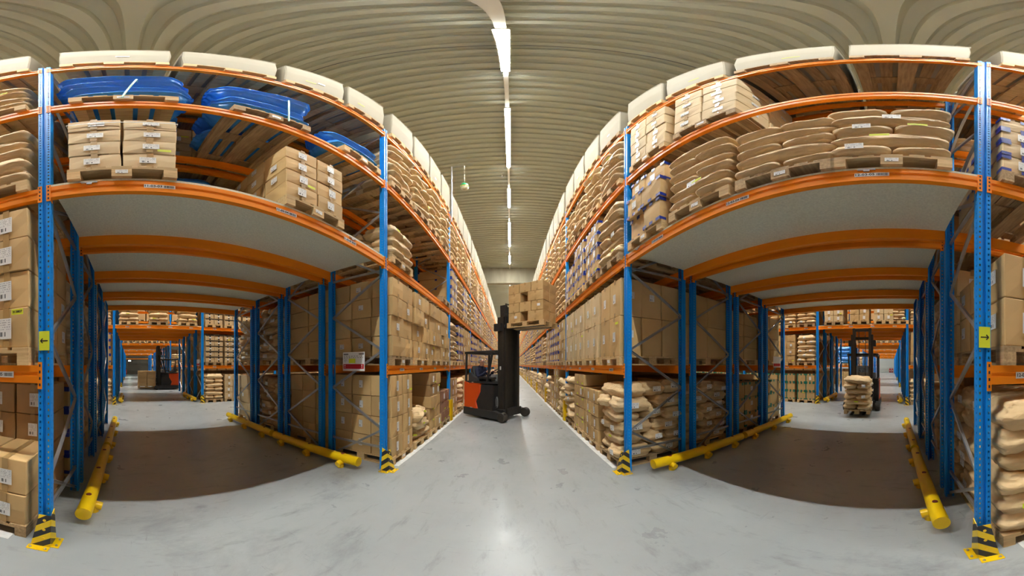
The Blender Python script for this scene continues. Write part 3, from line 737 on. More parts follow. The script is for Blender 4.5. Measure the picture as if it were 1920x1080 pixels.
# --- racks across the next aisles, seen through the drive-throughs
for i, yy in enumerate((-.05, 1.2, 2.45)): put(sacks, 'L', 0, 2, y=yy, block=1, nl=4, t=.19, lab=0, yl=.25)
for k in (1, 2):
    for i in range(4):
        put(boxes, 'L', k, 2, i, block=1, nu=2, nd_=1, nl=4, h=.24, m='cardp', style='band', lab=.8, lw=(.1, .06), word='strapped')
        put(boxes, 'L', k, 1, i, block=1, nu=3 if i % 2 else 2, nd_=1, nl=5, h=.235, m='cardp', style='band', lab=.8, lw=(.1, .06), word='strapped')
        if (i + k) % 4 == 1: put(sacks, 'L', k, 0, i, block=1, nl=6, t=.18, lab=0)
        else: put(boxes, 'L', k, 0, i, block=1, nu=2, nd_=1, nl=4, h=.27, m='cardp', lab=.9, lw=(.1, .12), word='buff')
for k in (-1,):
    for A in 'LR':
        put(sacks, A, k, 2, 3, block=1, nl=5); put(boxes, A, k, 1, 3, block=1, nu=2, nd_=1, nl=4, h=.3, style='btape' if A == 'L' else 'tape'); put(sacks, A, k, 0, 3, block=1, nl=5, t=.18)
for i, yy in enumerate((.32, 1.32, 2.4)): put(boxes, 'R', 0, 2, y=yy, block=1, nu=2, nd_=1, nl=4, h=.27, m='card' if i == 1 else 'cardp', lab=.8, word='buff')
put(sacks, 'R', 0, 2, y=-.3, block=1, nl=4, W=.5)
for k in (1, 2):
    for i in range(4):
        put(sacks, 'R', k, 2, i, block=1, nl=6, t=.16)
        if i == 0: put(sacks, 'R', k, 1, i, block=1, nl=6, t=.19, lab=.6)
        else: put(boxes, 'R', k, 1, i, block=1, nu=2, nd_=1, nl=4, h=.30, m='card' if i % 2 else 'cardp', lab=.9, lw=(.1, .1))
        put(boxes, 'R', k, 0, i, block=1, nu=2, nd_=1, nl=3, h=.37, style='gtape', lab=.1, word='green-taped')
for A in 'LR':
    for bl in range(2, 5 if A == 'L' else 7):
        for i in range(4): put(sacks, A, 0, 2, i, block=bl, nl=4, t=.17, top=False)
        for k in (-1, 1):
            i = 3 if k == -1 else 0
            put(blues if (A == 'R' and k == 1 and bl == 2) else sacks, A, k, 1, i, block=bl, nl=5); put(boxes, A, k, 0, i, block=bl, nu=2, nd_=1, nl=3, h=.33)
# --- loads deep inside the racks, hardly seen but they keep the neighbouring aisles' light out
def fill(A, block, row, bay, lev, i):
    M, nm = slot(A, bay, lev, i, row=row, block=block)
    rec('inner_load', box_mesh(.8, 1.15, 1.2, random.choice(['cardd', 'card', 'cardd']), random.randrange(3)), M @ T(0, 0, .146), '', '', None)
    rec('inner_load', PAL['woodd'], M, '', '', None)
for A in 'LR':
    for r in (1, 2, 3):
        for k in range(-1, 7):
            for l in range(5):
                for i in range(4):
                    if k == 0 and (l < 2 or r == 1): continue
                    if k in (-1, 1) and i == (3 if k == -1 else 0) and (l in (0, 1) or r == 1): continue
                    if k == 1 and l == 2 and i == 0: continue
                    fill(A, 0, r, k, l, i)
    for bl in (1, 2):
        for r in (0, 2):
            for k in (-1, 0, 1, 2, 3):
                for i in range(4):
                    for l in (3, 4): fill(A, bl, r, k, l, i)
                    if r and k: fill(A, bl, r, k, 0, i); fill(A, bl, r, k, 1, i); fill(A, bl, r, k, 2, i)
# ------------------------------------------------------------------ corner guards, column guards, floor rails
GN = {}
def guard(side, block, k, label):
    """angled kick guard in front of a driveway upright, origin at its outer corner on the floor"""
    s = 1 if side == 'L' else -1; into = s if k == 0 else -s        # local X direction towards the driveway
    xf = FACE[side] + block * BLOCKP
    e = empty('corner_guard', frame(side, xf, YB(k)) @ T(into * .085, -.115, 0), label, 'guard')
    t = .006; d = -into
    def trap(pts): return pts
    b = MB()   # aisle-facing plate leaning in, wide at the foot
    fr = [(0, 0, .01), (d * .15, 0, .01), (d * .105, .05, .345), (d * .006, .05, .345)]
    sd = [(0, 0, .01), (0, .15, .01), (d * .006, .13, .385), (d * .006, .05, .345)]
    for poly, nrm in ((fr, (0, t, 0)), (sd, (d * t, 0, 0))):
        n = Vector(nrm); vs = [Vector(p) for p in poly]; b.add(vs + [v + n for v in vs], [(0, 1, 2, 3), (7, 6, 5, 4), (0, 4, 5, 1), (1, 5, 6, 2), (2, 6, 7, 3), (3, 7, 4, 0)])
    ob('guard_plate', b.mesh('guard_plate', MT['hazard']), e)
    f1 = MB().bb(-.0 * d, d * .165, -.06, .002, 0, .008).mesh('foot_flange', MT['yellow'], .002); f2 = MB().bb(d * .002, -d * .06, .01, .16, 0, .008).mesh('foot_flange', MT['yellow'], .002)
    bolt = GN.setdefault('bolt', MB().cyl((0, 0, 0), (0, 0, .01), .011, 8).cyl((0, 0, .008), (0, 0, .018), .006, 8).mesh('bolt', MT['bolt']))
    for fl, pts in ((f1, ((d * .025, -.035), (d * .14, -.035))), (f2, ((-d * .035, .04), (-d * .035, .13)))):
        o = ob('foot_flange', fl, e)
        for p in pts: ob('bolt', bolt, o, T(p[0], p[1], .007))
    rg = GN.setdefault('ring', MB().cyl((0, 0, 0), (0, -.004, 0), .013, 14).mesh('eyelet', MT['yellow'])); 
    for z in (.1, .2, .3): ob('eyelet', rg, e, T(d * .055, z * .12 - .002, z))
for side in 'LR':
    guard(side, 0, 0, 'yellow and black kick guard at the %s drive-through, upright with the arrow sign' % SN[side]); guard(side, 0, 1, 'yellow and black kick guard at the %s drive-through, upright down the aisle' % SN[side])
    guard(side, 1, 0, 'small yellow black guard across the next aisle, %s drive-through, right hand' % SN[side] if side == 'R' else 'small yellow black guard across the next aisle, left drive-through, left hand')
    guard(side, 1, 1, 'small yellow black guard across the next aisle, %s drive-through, beside stacked goods' % SN[side])
    for bl in (2, 3): guard(side, bl, 0, 'tiny striped guard deep inside the %s drive-through, %s block' % (SN[side], words[bl]))
cg = MB()
cg.bb(-.075, .075, -.06, -.045, 0, .62).bb(-.075, -.06, -.06, .05, 0, .62).bb(.06, .075, -.06, .05, 0, .62).bb(-.03, .03, -.068, -.06, .02, .60)
cg = cg.mesh('column_guard', MT['yellow'], .004)
for side in 'LR':
    for k in range(2, NB): tag(ob('column_guard', cg, None, frame(side, FACE[side], YB(k)) @ T(0, -.02, 0)), 'yellow column guard, %s upright of the %s rack past its drive-through' % (words[k - 1], SN[side]), 'guard')
def rail(x0, x1, y, into, label):
    e = empty('floor_rail', T(x0, y, 0), label, 'rail'); L = x1 - x0; s = 1 if L > 0 else -1; L = abs(L)
    r = .075
    b = MB(); n = 24
    b.cyl((0, 0, .15), (s * L, 0, .15), r, n)
    ob('rail_tube', b.mesh('rail_tube', MT['yellow']), e)
    for t in (.3, L * .5, L - .3):
        ob('rail_foot', MB().cyl((s * t, into * .05, .06), (s * t, into * .05, 0), .05, 14).cyl((s * t, into * .02, .10), (s * t, into * .13, .07), .048, 14).mesh('rail_foot', MT['yellow']), e)
        ob('rail_cap', MB().cyl((s * t, 0, .15 + r - .004), (s * t, 0, .15 + r + .002), .028, 14).mesh('rail_cap', MT['maroon']), e)
for side, s in (('L', -1), ('R', 1)):
    F = FACE[side]
    for yy, into, w in ((-.40, 1, 'arrow sign'), (2.85, -1, 'aisle')):
        rail(s * (F + .30), s * (F + 2.40), yy, into, 'yellow tube rail on the floor, %s drive-through, %s side, nearest piece' % (SN[side], w))
        rail(s * (F + 2.52), s * (F + 4.85), yy, into, 'yellow tube rail on the floor, %s drive-through, %s side, second piece' % (SN[side], w))
        rail(s * (F + BLOCKP + .25), s * (F + BLOCKP + 2.4), yy, into, 'yellow tube rail beyond the next aisle, %s drive-through, %s side' % (SN[side], w))
# ------------------------------------------------------------------ signs, labels with words
def arrow_sign(side):
    d = 1 if side == 'R' else -1      # points to the bay before the driveway
    M = frame(side, FACE[side], YB(0)) @ T(0, -.004, 1.82 if side == 'L' else 1.83)
    e = tag(ob('arrow_sign', MB().bb(-.043, .043, -.0025, 0, -.075, .075).mesh('arrow_sign', MT['lime']), None, M), 'lime yellow arrow sign on the blue upright, %s drive-through' % SN[side], 'sign')
    b = MB(); b.bb(-.03, .03, -.0035, -.0025, -.004, .004)
    for sg in (-1, 1): b.bar((d * .03, -.003, 0), (d * .012, -.003, sg * .018), .001, .008, 0, (0, 0, 1))
    ob('arrow', b.mesh('arrow', MT['ink']), e)
arrow_sign('L'); arrow_sign('R')
def info_board(M, label, full=True):
    e = tag(ob('information_board', MB().bb(-.215, .215, -.004, 0, -.15, .15).mesh('information_board', MT['white']), None, M), label, 'sign')
    ob('red_band', MB().bb(-.20, .20, -.006, -.004, -.115, -.04).mesh('red_band', MT['signred']), e)
    if full:
        ob('yellow_note', MB().bb(-.09, .04, -.006, -.004, -.025, .045).mesh('yellow_note', MT['lime']), e)
        b = MB(); rr = random.Random(5)
        for x0, x1 in ((-.195, -.10), (.11, .195)):
            x = x0; hb = MB()
            while x < x1: hb.bb(x, x + .012, -.006, -.004, .105, .128); x += .016
            ob('heading_text', hb.mesh('heading_text', MT['inkg']), e)
        for z in (.085, .06):
            x = -.19
            while x < .18:
                l = rr.uniform(.008, .03); b.bb(x, x + l, -.0055, -.004, z - .004, z + .004); x += l + .025
        ob('lettering', b.mesh('lettering', MT['inkg']), e); b = MB()
        for z in (.035, .015, -.005): b.bb(-.19, -.12 - rr.uniform(0, .03), -.0055, -.004, z - .002, z + .002)
        ob('lettering', b.mesh('lettering', MT['inkg']), e)
        for x in (-.17, .165): ob('symbol_text', MB().bb(x - .006, x + .006, -.0075, -.006, -.078, -.05).bb(x - .006, x + .006, -.0075, -.006, -.10, -.088).mesh('symbol_text', MT['white']), e)
info_board(T(-2.31, YB(1) - .06, 1.69), 'white notice board with red band on the left drive-through frame')
info_board(T(-FACE['L'] - BLOCKP - .5, YB(1) - .06, 1.75), 'small white and red notice on the far left rack frame', False)
info_board(T(5.98, YB(1) - .06, 1.72), 'small white and red notice inside the right drive-through frame', False)
# strips on loads
tag(ob('strapping_band', MB().bb(-.403, .403, -.610, -.608, 0, .014).bb(-.403, -.401, -.610, .55, 0, .014).bb(.401, .403, -.610, .55, 0, .014).mesh('strapping_band', MT['wstrap']), None, slot('L', 0, 2, y=-.055)[0] @ T(0, 0, .144 + .232 * 3.55)), 'white strap round the top of the boxes above label 11-03-03', 'strap')
g = MB().bb(-.008, .008, -.625, -.615, .02, .76).bb(-.008, .008, -.625, .2, .755, .762)
tag(ob('strapping_band', g.mesh('strapping_band', MT['gstrap']), None, slot('L', 0, 3, y=-.05)[0] @ Matrix.Rotation(R(8), 4, 'Y')), 'pale green strap over the blue sacks near the left upright', 'strap')
tag(ob('strapping_band', g.mesh('strapping_band', MT['gstrap']), None, slot('L', 0, 3, y=1.2)[0] @ T(.1, 0, 0)), 'pale green strap over the second stack of blue sacks', 'strap')
def word_label(M, w, h, txt, size, label):
    e = tag(ob('stock_label', plate(w, h, 'lime'), None, M), label, 'label'); ob('lettering', text_mesh(txt, size, MT['ink']), e, T(0, -.0022, 0))
word_label(frame('L', FACE['L'], -.845) @ T(0, -.068, 2.055), .10, .046, '313807', .028, 'lime label reading 313807 on the lowest left-edge carton stack')
word_label(frame('R', FACE['R'], -.97) @ T(0, -.085, .47), .12, .05, 'K180', .036, 'lime label reading K180 on the sacks at the right edge')
location_plate(tag(ob('shelf_tag', MB().bb(-.12, .12, 0, .002, -.025, .025).mesh('shelf_tag', MT['white']), None, frame('L', FACE['L'], -1.03) @ T(0, -.005, 1.555)), 'white shelf tag ending in 5 on the lowest beam, left edge', 'label'), T(0, -.001, 0), '11-02-05')
location_plate(tag(ob('shelf_tag', MB().bb(-.12, .12, 0, .002, -.025, .025).mesh('shelf_tag', MT['white']), None, frame('R', FACE['R'], -1.02) @ T(0, -.005, 1.555)), 'white shelf tag beginning 12 on the lowest beam, right edge', 'label'), T(0, -.001, 0), '12-02-06')
# ------------------------------------------------------------------ reach trucks
def box_part(name, e, m, *bbs, bevel=.01, seg=2):
    b = MB()
    for x in bbs: b.bb(*x)
    return ob(name, b.mesh(name, MT[m], bevel, seg), e)
def reach_truck(M, label, fork_z, mast_top, inner_top, reach=0., screen=False):
    e = empty('reach_truck', M, label, 'forklift')
    for s in (-1, 1):
        o = ob('support_leg', MB().prism([(-1.56, .07), (-1.56, .30), (-.25, .30), (-.12, .26), (.10, .26), (.14, .12), (-.1, .07)], 'y', s * .57 - .075, s * .57 + .075).mesh('support_leg', MT['truck'], .012, 2), e)
        w = ob('load_wheel', MB().cyl((0, s * .57 - .085, .142), (0, s * .57 + .085, .142), .142, 24).mesh('load_wheel', MT['tyre'], .012), e)
        ob('wheel_hub', MB().cyl((0, s * .57 + s * .08, .142), (0, s * .57 + s * .092, .142), .085, 20).mesh('wheel_hub', MT['mast']), w)
    box_part('chassis', e, 'truck', (-1.56, -.62, -.62, .62, .10, .24))
    # orange rear cowl with its slanted front edge
    ob('rear_cowl', MB().prism([(-1.58, .22), (-.92, .22), (-1.04, .52), (-.86, .82), (-.84, 1.08), (-1.36, 1.08), (-1.40, 1.13), (-1.58, 1.13)], 'y', -.60, .60).mesh('rear_cowl', MT['torange'], .03, 3), e)
    ob('battery_case', MB().prism([(-.93, .20), (-.35, .22), (-.32, 1.06), (-.84, 1.06), (-.86, .82), (-1.04, .52)], 'y', -.585, .585).mesh('battery_case', MT['truck'], .02, 2), e)
    box_part('body_top', e, 'truck', (-1.5, -.30, -.58, .58, 1.08, 1.14))
    box_part('logo', e, 'glassw', (-1.28, -1.18, -.607, -.600, .30, .315), bevel=0); box_part('logo', e, 'glassw', (-1.22, -1.15, -.59, -.585, 1.10, 1.112), bevel=0)
    box_part('armrest', e, 'truck', (-1.0, -.40, -.50, -.28, 1.22, 1.28), (-.75, -.6, -.45, -.33, 1.1, 1.24))
    box_part('console', e, 'grey', (-.62, -.38, -.40, .50, 1.14, 1.36), bevel=.03)
    s = ob('seat', MB().prism([(-1.38, 1.14), (-.95, 1.14), (-.93, 1.22), (-1.24, 1.24), (-1.34, 1.62), (-1.44, 1.60)], 'y', -.40, .14).mesh('seat', MT['seat'], .03, 3), e)
    ob('seat_shell', MB().prism([(-1.47, 1.12), (-1.02, 1.12), (-1.06, 1.24), (-1.26, 1.30), (-1.34, 1.40), (-1.47, 1.40)], 'y', -.50, -.41).mesh('seat_shell', MT['seat'], .02, 2), s)
    st = ob('steering_column', MB().cyl((-.52, -.05, 1.3), (-.62, -.05, 1.44), .03, 12).mesh('steering_column', MT['truck']), e)
    b = MB(); c = Vector((-.64, -.05, 1.46)); n = Vector((-.5, 0, .86)).normalized(); a = Vector((0, 1, 0)); d = n.cross(a)
    pts = [c + (a * math.cos(t) + d * math.sin(t)) * .13 for t in np.linspace(0, 2 * math.pi, 19)]
    ob('steering_wheel', b.tube(pts, .014, 8).bar(pts[0], pts[9], .02, .01).mesh('steering_wheel', MT['truck']), st)
    for x, y0 in ((-1.53, .54), (-1.53, -.54)): ob('guard_post', MB().bar((x, y0, 1.08), (x + .03, y0, 2.02), .06, .06).mesh('guard_post', MT['truck'], .01), e)
    for y0 in (-.54, .54): ob('guard_post', MB().bar((-.62, y0, 1.12), (-.40, y0, 2.02), .05, .07).mesh('guard_post', MT['truck'], .01), e)
    g = MB().bb(-1.56, -.28, -.58, -.50, 1.99, 2.07).bb(-1.56, -.28, .50, .58, 1.99, 2.07).bb(-1.56, -1.47, -.5, .5, 1.99, 2.07).bb(-.37, -.28, -.5, .5, 1.99, 2.07)
    for y0 in np.linspace(-.4, .4, 7): g.bb(-1.47, -.37, y0 - .012, y0 + .012, 2.01, 2.04)
    ob('overhead_guard', g.mesh('overhead_guard', MT['truck'], .012), e)
    box_part('work_lamp', e, 'glassw', (-.36, -.30, -.46, -.40, 1.82, 1.92), bevel=.006)
    mx = -.19 + reach
    def chan(x0, x1, y0, w, z0, z1, s):     # open C section facing inwards
        return MB().bb(x0, x1, y0 - w * s, y0, z0, z1).bb(x0, x0 + .03, y0 - s * .09, y0, z0, z1).bb(x1 - .03, x1, y0 - s * .09, y0, z0, z1)
    b = MB()
    for y0 in np.linspace(-.30, .30, 11): b.bb(mx - .02, mx - .012, y0 - .029, y0 + .029, .3, inner_top - .12)
    if screen: ob('mast_screen', b.bb(mx - .012, mx - .006, -.33, .33, .3, .36).bb(mx - .012, mx - .006, -.33, .33, inner_top - .2, inner_top - .12).mesh('mast_screen', MT['mast']), e)
    for s in (-1, 1):
        ob('mast_channel', chan(mx - .13, mx + .09, s * .40, .03, .10, mast_top, s).mesh('mast_channel', MT['mast'], .005), e)
        ob('inner_mast_channel', chan(mx - .08, mx + .12, s * .335, .028, .16, inner_top, s).mesh('inner_mast_channel', MT['mast'], .005), e)
        ob('lift_cylinder', MB().cyl((mx - .11, s * .26, .2), (mx - .11, s * .26, mast_top - .3), .03, 14).cyl((mx - .11, s * .26, mast_top - .3), (mx - .11, s * .26, inner_top - .05), .018, 12, 1).mesh('lift_cylinder', [MT['mast'], MT['zinc']]), e)
        ob('lift_chain', MB().bb(mx + .0, mx + .012, s * .12 - .012, s * .12 + .012, fork_z, inner_top - .1).mesh('lift_chain', MT['blacks']), e)
    for z in (.5, mast_top - .12): box_part('mast_crossbar', e, 'mast', (mx - .15, mx - .09, -.40, .40, z - .05, z + .05))
    box_part('inner_crossbar', e, 'mast', (mx - .06, mx + .0, -.33, .33, inner_top - .1, inner_top))
    box_part('mast_bracket', e, 'truck', (mx - .2, mx + .06, -.50, -.40, mast_top - .42, mast_top - .2)); box_part('mast_bracket', e, 'truck', (mx - .2, mx + .06, .40, .50, mast_top - .42, mast_top - .2))
    box_part('mast_base', e, 'truck', (mx - .16, mx + .12, -.46, .46, .10, .34), (mx - .3, mx - .1, -.50, -.30, .26, .44))
    if reach == 0: box_part('data_plate', e, 'white', (mx - .05, mx - .0, -.402, -.400, 1.50, 1.60), bevel=0)
    pts = [Vector((mx - .1 + .03 * math.sin(t), -.47 + .0 * t, .55 + .16 * math.cos(t))) for t in np.linspace(0, 2 * math.pi, 15)]
    ob('hose', MB().tube(pts, .012, 8).mesh('hose', MT['grey']), e)
    cr = ob('fork_carriage', MB().bb(mx + .11, mx + .15, -.40, .40, fork_z + .02, fork_z + .10).bb(mx + .11, mx + .15, -.40, .40, fork_z + .36, fork_z + .44).bb(mx + .09, mx + .16, -.28, -.2, fork_z, fork_z + .6).bb(mx + .09, mx + .16, .2, .28, fork_z, fork_z + .6)
            .bb(mx + .12, mx + .145, -.36, -.33, fork_z, fork_z + .75).bb(mx + .12, mx + .145, .33, .36, fork_z, fork_z + .75).bb(mx + .12, mx + .145, -.36, .36, fork_z + .72, fork_z + .75).mesh('fork_carriage', MT['truck'], .004), e)
    for s in (-1, 1):
        ob('fork', MB().prism([(mx + .15, fork_z), (mx + .15, fork_z + .40), (mx + .185, fork_z + .40), (mx + .19, fork_z + .045), (mx + 1.30, fork_z + .015), (mx + 1.30, fork_z)], 'y', s * .19 - .05, s * .19 + .05).mesh('fork', MT['mast'], .004), cr)
    ob('drive_wheel', MB().cyl((-1.25, -.12, .17), (-1.25, .12, .17), .17, 20).mesh('drive_wheel', MT['tyre']), e)
    return e
TM = T(.12, 7.23, 0) @ RZ(R(-36.87))
reach_truck(TM, 'orange and black reach truck in the aisle lifting a pallet of brown boxes', 2.70, 3.05, 3.42, screen=True)
TR = T(8.62, 1.07, 0) @ RZ(R(180))
reach_truck(TR, 'black reach truck beyond the right drive-through carrying a pallet of sacks', .05, 2.75, 2.98, 0)
TL = T(-16.6, 1.78, 0) @ RZ(R(-90))
reach_truck(TL, 'small orange reach truck far inside the left drive-through', .05, 2.75, 2.95, 0)
LM = TM @ T(.62, 0, 2.695)            # the lifted load, long side along the forks
pallet(LM @ RZ(R(90)), 'raised on the forks of the aisle truck', m='wood')
def loadbox(x, y, z, a, c, h, lb, label=False):
    parts = []
    me = box_mesh(a - .01, c - .01, h - .004, 'card', random.randrange(3))
    if label: parts.append(('label', plate(.09, .07, 'white'), T(.05, -c / 2 - .008, h * .5)))
    parts += [('tape', tm, Matrix.Identity(4)) for tm in tape_mesh(a - .01, c - .01, h - .004, 'tape')]
    rec('cardboard_box', me, LM @ T(x, y, z), 'brown box on the raised truck load, ' + lb, 'box', None, parts)
Hh = .278
for k in range(4):
    z = .145 + k * (Hh + .002)
    if k % 2 == 0:
        for i, (x, a) in enumerate(((-.355, .42), (.325, .48))):
            for j, y in enumerate((-.19, .19)): loadbox(x, y, z, a, .37, Hh, '%s row, %s %s side' % (rown(k, 4), ('mast end', 'tip end')[i], ('near', 'far')[j]), j == 0 and i == 0 and k == 0)
        if k: pass
    else:
        for i, x in enumerate((-.38, 0, .38)):
            for j, y in enumerate((-.19, .19)): loadbox(x, y, z, .365, .37, Hh, '%s row, %s %s side' % (rown(k, 4), ('mast end', 'middle', 'tip end')[i], ('near', 'far')[j]), (i, j, k) == (2, 0, 1))
RM = TR @ T(.62, 0, .10) @ RZ(R(90))
pallet(RM, 'carried by the truck beyond the right drive-through', m='wood'); sacks(RM, 'truck load beyond the right drive-through', nl=6, t=.165, messy=1, lab=.35, sides='R', jit=.02)
LL = TL @ T(.62, 0, .10) @ RZ(R(90))
pallet(LL, 'carried by the far left truck', m='wood'); boxes(LL @ RZ(R(-90)), 'far left truck load', nu=2, nd_=2, nl=4, h=.25, W=1.2, D=.8, frontd=.2, sides='LR', style=None, lab=0, yl=0)
# ------------------------------------------------------------------ driver
def driver(M):
    V, E, Rr = [], [], []
    def nv(p, r, par=None):
        V.append(p); Rr.append(r if isinstance(r, tuple) else (r, r))
        if par is not None: E.append((par, len(V) - 1))
        return len(V) - 1
    pel = nv((0, 0, .98), (.15, .13)); sp = nv((.01, 0, 1.14), (.155, .12), pel); ch = nv((.05, 0, 1.34), (.17, .125), sp); up = nv((.07, 0, 1.46), (.10, .09), ch); nk = nv((.10, 0, 1.545), .050, up)
    hb = nv((.135, 0, 1.615), (.060, .066), nk); hm = nv((.13, 0, 1.69), (.076, .095), hb); ht = nv((.115, 0, 1.765), (.062, .076), hm)
    nv((.238, 0, 1.668), .015, hm); nv((.205, 0, 1.60), .022, hb)
    for s in (-1, 1):
        sh = nv((.06, s * .18, 1.44), .078, up); el = nv((.22, s * .27, 1.21), .056, sh); wr = nv((.46, s * .17, 1.36), .036, el); ha = nv((.53, s * .13, 1.40), (.034, .022), wr)
        for f, (dx, dy, dz, l) in enumerate(((.07, .03, .02, 1), (.085, .012, .012, 1), (.09, -.004, 0, 1), (.08, -.02, -.012, 1))):
            k1 = nv((.53 + dx * .6, s * (.13 + dy), 1.40 + dz), .0095, ha); nv((.53 + dx * .9, s * (.13 + dy - .01), 1.40 + dz - .035), .0085, k1)
        t1 = nv((.53, s * (.13 - .04), 1.415), .0105, ha); nv((.565, s * (.13 - .055), 1.40), .009, t1)
        hp = nv((.02, s * .10, .96), .10, pel); kn = nv((.42, s * .16, 1.0), .07, hp); an = nv((.46, s * .16, .56), .045, kn); nv((.60, s * .16, .52), (.045, .035), an)
    me = bpy.data.meshes.new('body'); me.from_pydata(V, E, []); o = bpy.data.objects.new('body_cage', me); COL.objects.link(o)
    o.modifiers.new('Skin', 'SKIN'); sk = me.skin_vertices[0].data
    for i, r in enumerate(Rr): sk[i].radius = r; sk[i].use_root = (i == 0)
    o.modifiers.new('Sub', 'SUBSURF').levels = 2; o.modifiers['Sub'].render_levels = 2
    dg = bpy.context.evaluated_depsgraph_get(); dg.update()
    bm_ = bpy.data.meshes.new_from_object(o.evaluated_get(dg)); bpy.data.objects.remove(o)
    bm_.materials.clear()
    for m in ('navy', 'skin'): bm_.materials.append(MT[m])
    for p in bm_.polygons:
        c = p.center; p.use_smooth = True
        p.material_index = 1 if (c.z > 1.55 or c.x > .47 and c.z > 1.25) else 0
    e = tag(ob('person', bm_, None, M), 'person in a navy jacket with grey hair seated driving the aisle truck', 'person')
    b = MB(); n = 14
    prof = [(.0, .096), (.042, .089), (.073, .062), (.088, .025), (.092, -.02), (.082, -.055)]
    vs = []
    for r, z in prof:
        for i in range(n): vs.append((.108 + r * 1.08 * math.cos(2 * math.pi * i / n) - (.022 if z < .04 else .0), r * .9 * math.sin(2 * math.pi * i / n), 1.70 + z))
    fs = []
    for k in range(len(prof) - 1):
        for i in range(n):
            if k >= 2 and (i in (0, 1, 2, n - 1, n - 2, n - 3)): continue
            fs.append((k * n + i, k * n + (i + 1) % n, (k + 1) * n + (i + 1) % n, (k + 1) * n + i))
    ob('hair', b.add(vs, fs, 0, True).mesh('hair', MT['hair']), e)
    for s in (-1, 1): ob('cuff', MB().cyl((.40, s * .19, 1.325), (.485, s * .158, 1.375), .05, 14, 0, .044, False).mesh('cuff', MT['navy']), e)
    ob('glasses', MB().bb(.225, .231, -.06, -.01, 1.685, 1.712).bb(.225, .231, .01, .06, 1.685, 1.712).bb(.225, .231, -.01, .01, 1.70, 1.706).bar((.23, -.062, 1.706), (.10, -.085, 1.705), .004, .005).bar((.23, .062, 1.706), (.10, .085, 1.705), .004, .005).mesh('glasses', MT['grey']), e)
    ob('ear', MB().rev([(.0, -.03), (.012, -.02), (.016, .0), (.014, .02), (0, .032)], 10, c=(.115, -.088, 1.69)).mesh('ear', MT['skin']), e)
    ob('ear', MB().rev([(.0, -.03), (.012, -.02), (.016, .0), (.014, .02), (0, .032)], 10, c=(.115, .088, 1.69)).mesh('ear', MT['skin']), e)
    ob('collar', MB().cyl((.06, 0, 1.475), (.10, 0, 1.565), .105, 18, 0, .072, False).mesh('collar', MT['navy']), e)
driver(TM @ T(-1.33, -.14, .05))
# ------------------------------------------------------------------ small fixtures
e = empty('warning_lamp', T(-1.68, YB(2), 6.9), 'green topped warning lamp hanging from a steel pole over the left rack', 'lamp')
ob('pole', MB().cyl((-.02, 0, -.5), (-.02, 0, 2.3), .022, 12).mesh('pole', MT['zinc']), e)
ob('arm', MB().cyl((-.02, 0, 2.28), (.36, 0, 2.28), .01, 8).mesh('arm', MT['zinc']), e)
ob('cable', MB().cyl((.36, 0, 2.28), (.36, 0, 1.2), .006, 8).mesh('cable', MT['housing']), e)
h = ob('lamp_cap', MB().rev([(0, 1.27), (.04, 1.25), (.10, 1.20), (.128, 1.12), (.13, 1.08)], 24, c=(.36, 0, 0)).mesh('lamp_cap', MT['green']), e)
ob('lamp_ring', MB().rev([(.123, 1.10), (.118, 1.06)], 24, c=(.36, 0, 0)).mesh('lamp_ring', MT['lampyel']), e)
ob('lamp_lens', MB().rev([(.118, 1.06), (.112, 1.0), (.08, .94), (.04, .915), (0, .91)], 24, c=(.36, 0, 0)).mesh('lamp_lens', MT['globe']), e)
sp = empty('ceiling_sprinkler', T(-.28, 8.2, 9.86), 'small sprinkler hanging from the ceiling beside the strip lamps', 'sprinkler')
ob('drop_pipe', MB().cyl((0, 0, -.16), (0, 0, .02), .014, 10).mesh('drop_pipe', MT['housing']), sp); ob('deflector', MB().cyl((0, 0, -.19), (0, 0, -.17), .04, 14).mesh('deflector', MT['zinc']), sp)
tag(ob('ceiling_cable', MB().tube([(-5.5, 2.15, 9.83), (-2, 2.1, 9.83), (2, 2.12, 9.83), (5.5, 2.18, 9.83)], .008, 6).mesh('ceiling_cable', MT['inkg'])), 'thin dark cable crossing the ceiling sheets', 'cable')
x = empty('exit_sign', T(XL + .1, .0, 2.35), 'small glowing exit sign on the dark wall far through the left drive-through', 'sign')
ob('sign_case', MB().bb(0, .08, -.2, .2, -.01, .2).mesh('sign_case', MT['white'], .01), x); ob('sign_face', MB().bb(.08, .085, -.18, .18, .01, .18).mesh('sign_face', MT['exit']), x)
tag(ob('wall_rail', MB().bb(XL, XL + .12, -2, 8, 2.72, 2.86).mesh('wall_rail', MT['orange'])), 'orange rail along the dark wall above the exit sign', 'rail')
def extinguisher(x, y, label, s=1.):
    e = empty('fire_extinguisher', T(x, y, 0) @ Matrix.Scale(s, 4), label, 'fire extinguisher')
    ob('tank', MB().rev([(0, .0), (.2, .02), (.2, .75), (.15, .86), (.05, .92), (.04, .98), (0, .98)], 20).mesh('tank', MT['red']), e)
    ob('valve', MB().cyl((0, 0, .97), (0, 0, 1.05), .03, 10).bar((0, -.1, 1.03), (0, .1, 1.06), .03, .03).mesh('valve', MT['blacks']), e)
    ob('tank_label', MB().bb(-.01, .01, -.1, .1, .3, .55).mesh('tank_label', MT['white']), e, T(-.2 if x > 0 else .2, 0, 0))
extinguisher(XL + 1.0, -.7, 'tiny red fire extinguisher by the dark wall, left drive-through'); extinguisher(55, .32, 'tiny red extinguisher at the end of the right drive-through, nearer the trucks'); extinguisher(55, -.2, 'tiny red extinguisher at the end of the right drive-through, beside the blue uprights')
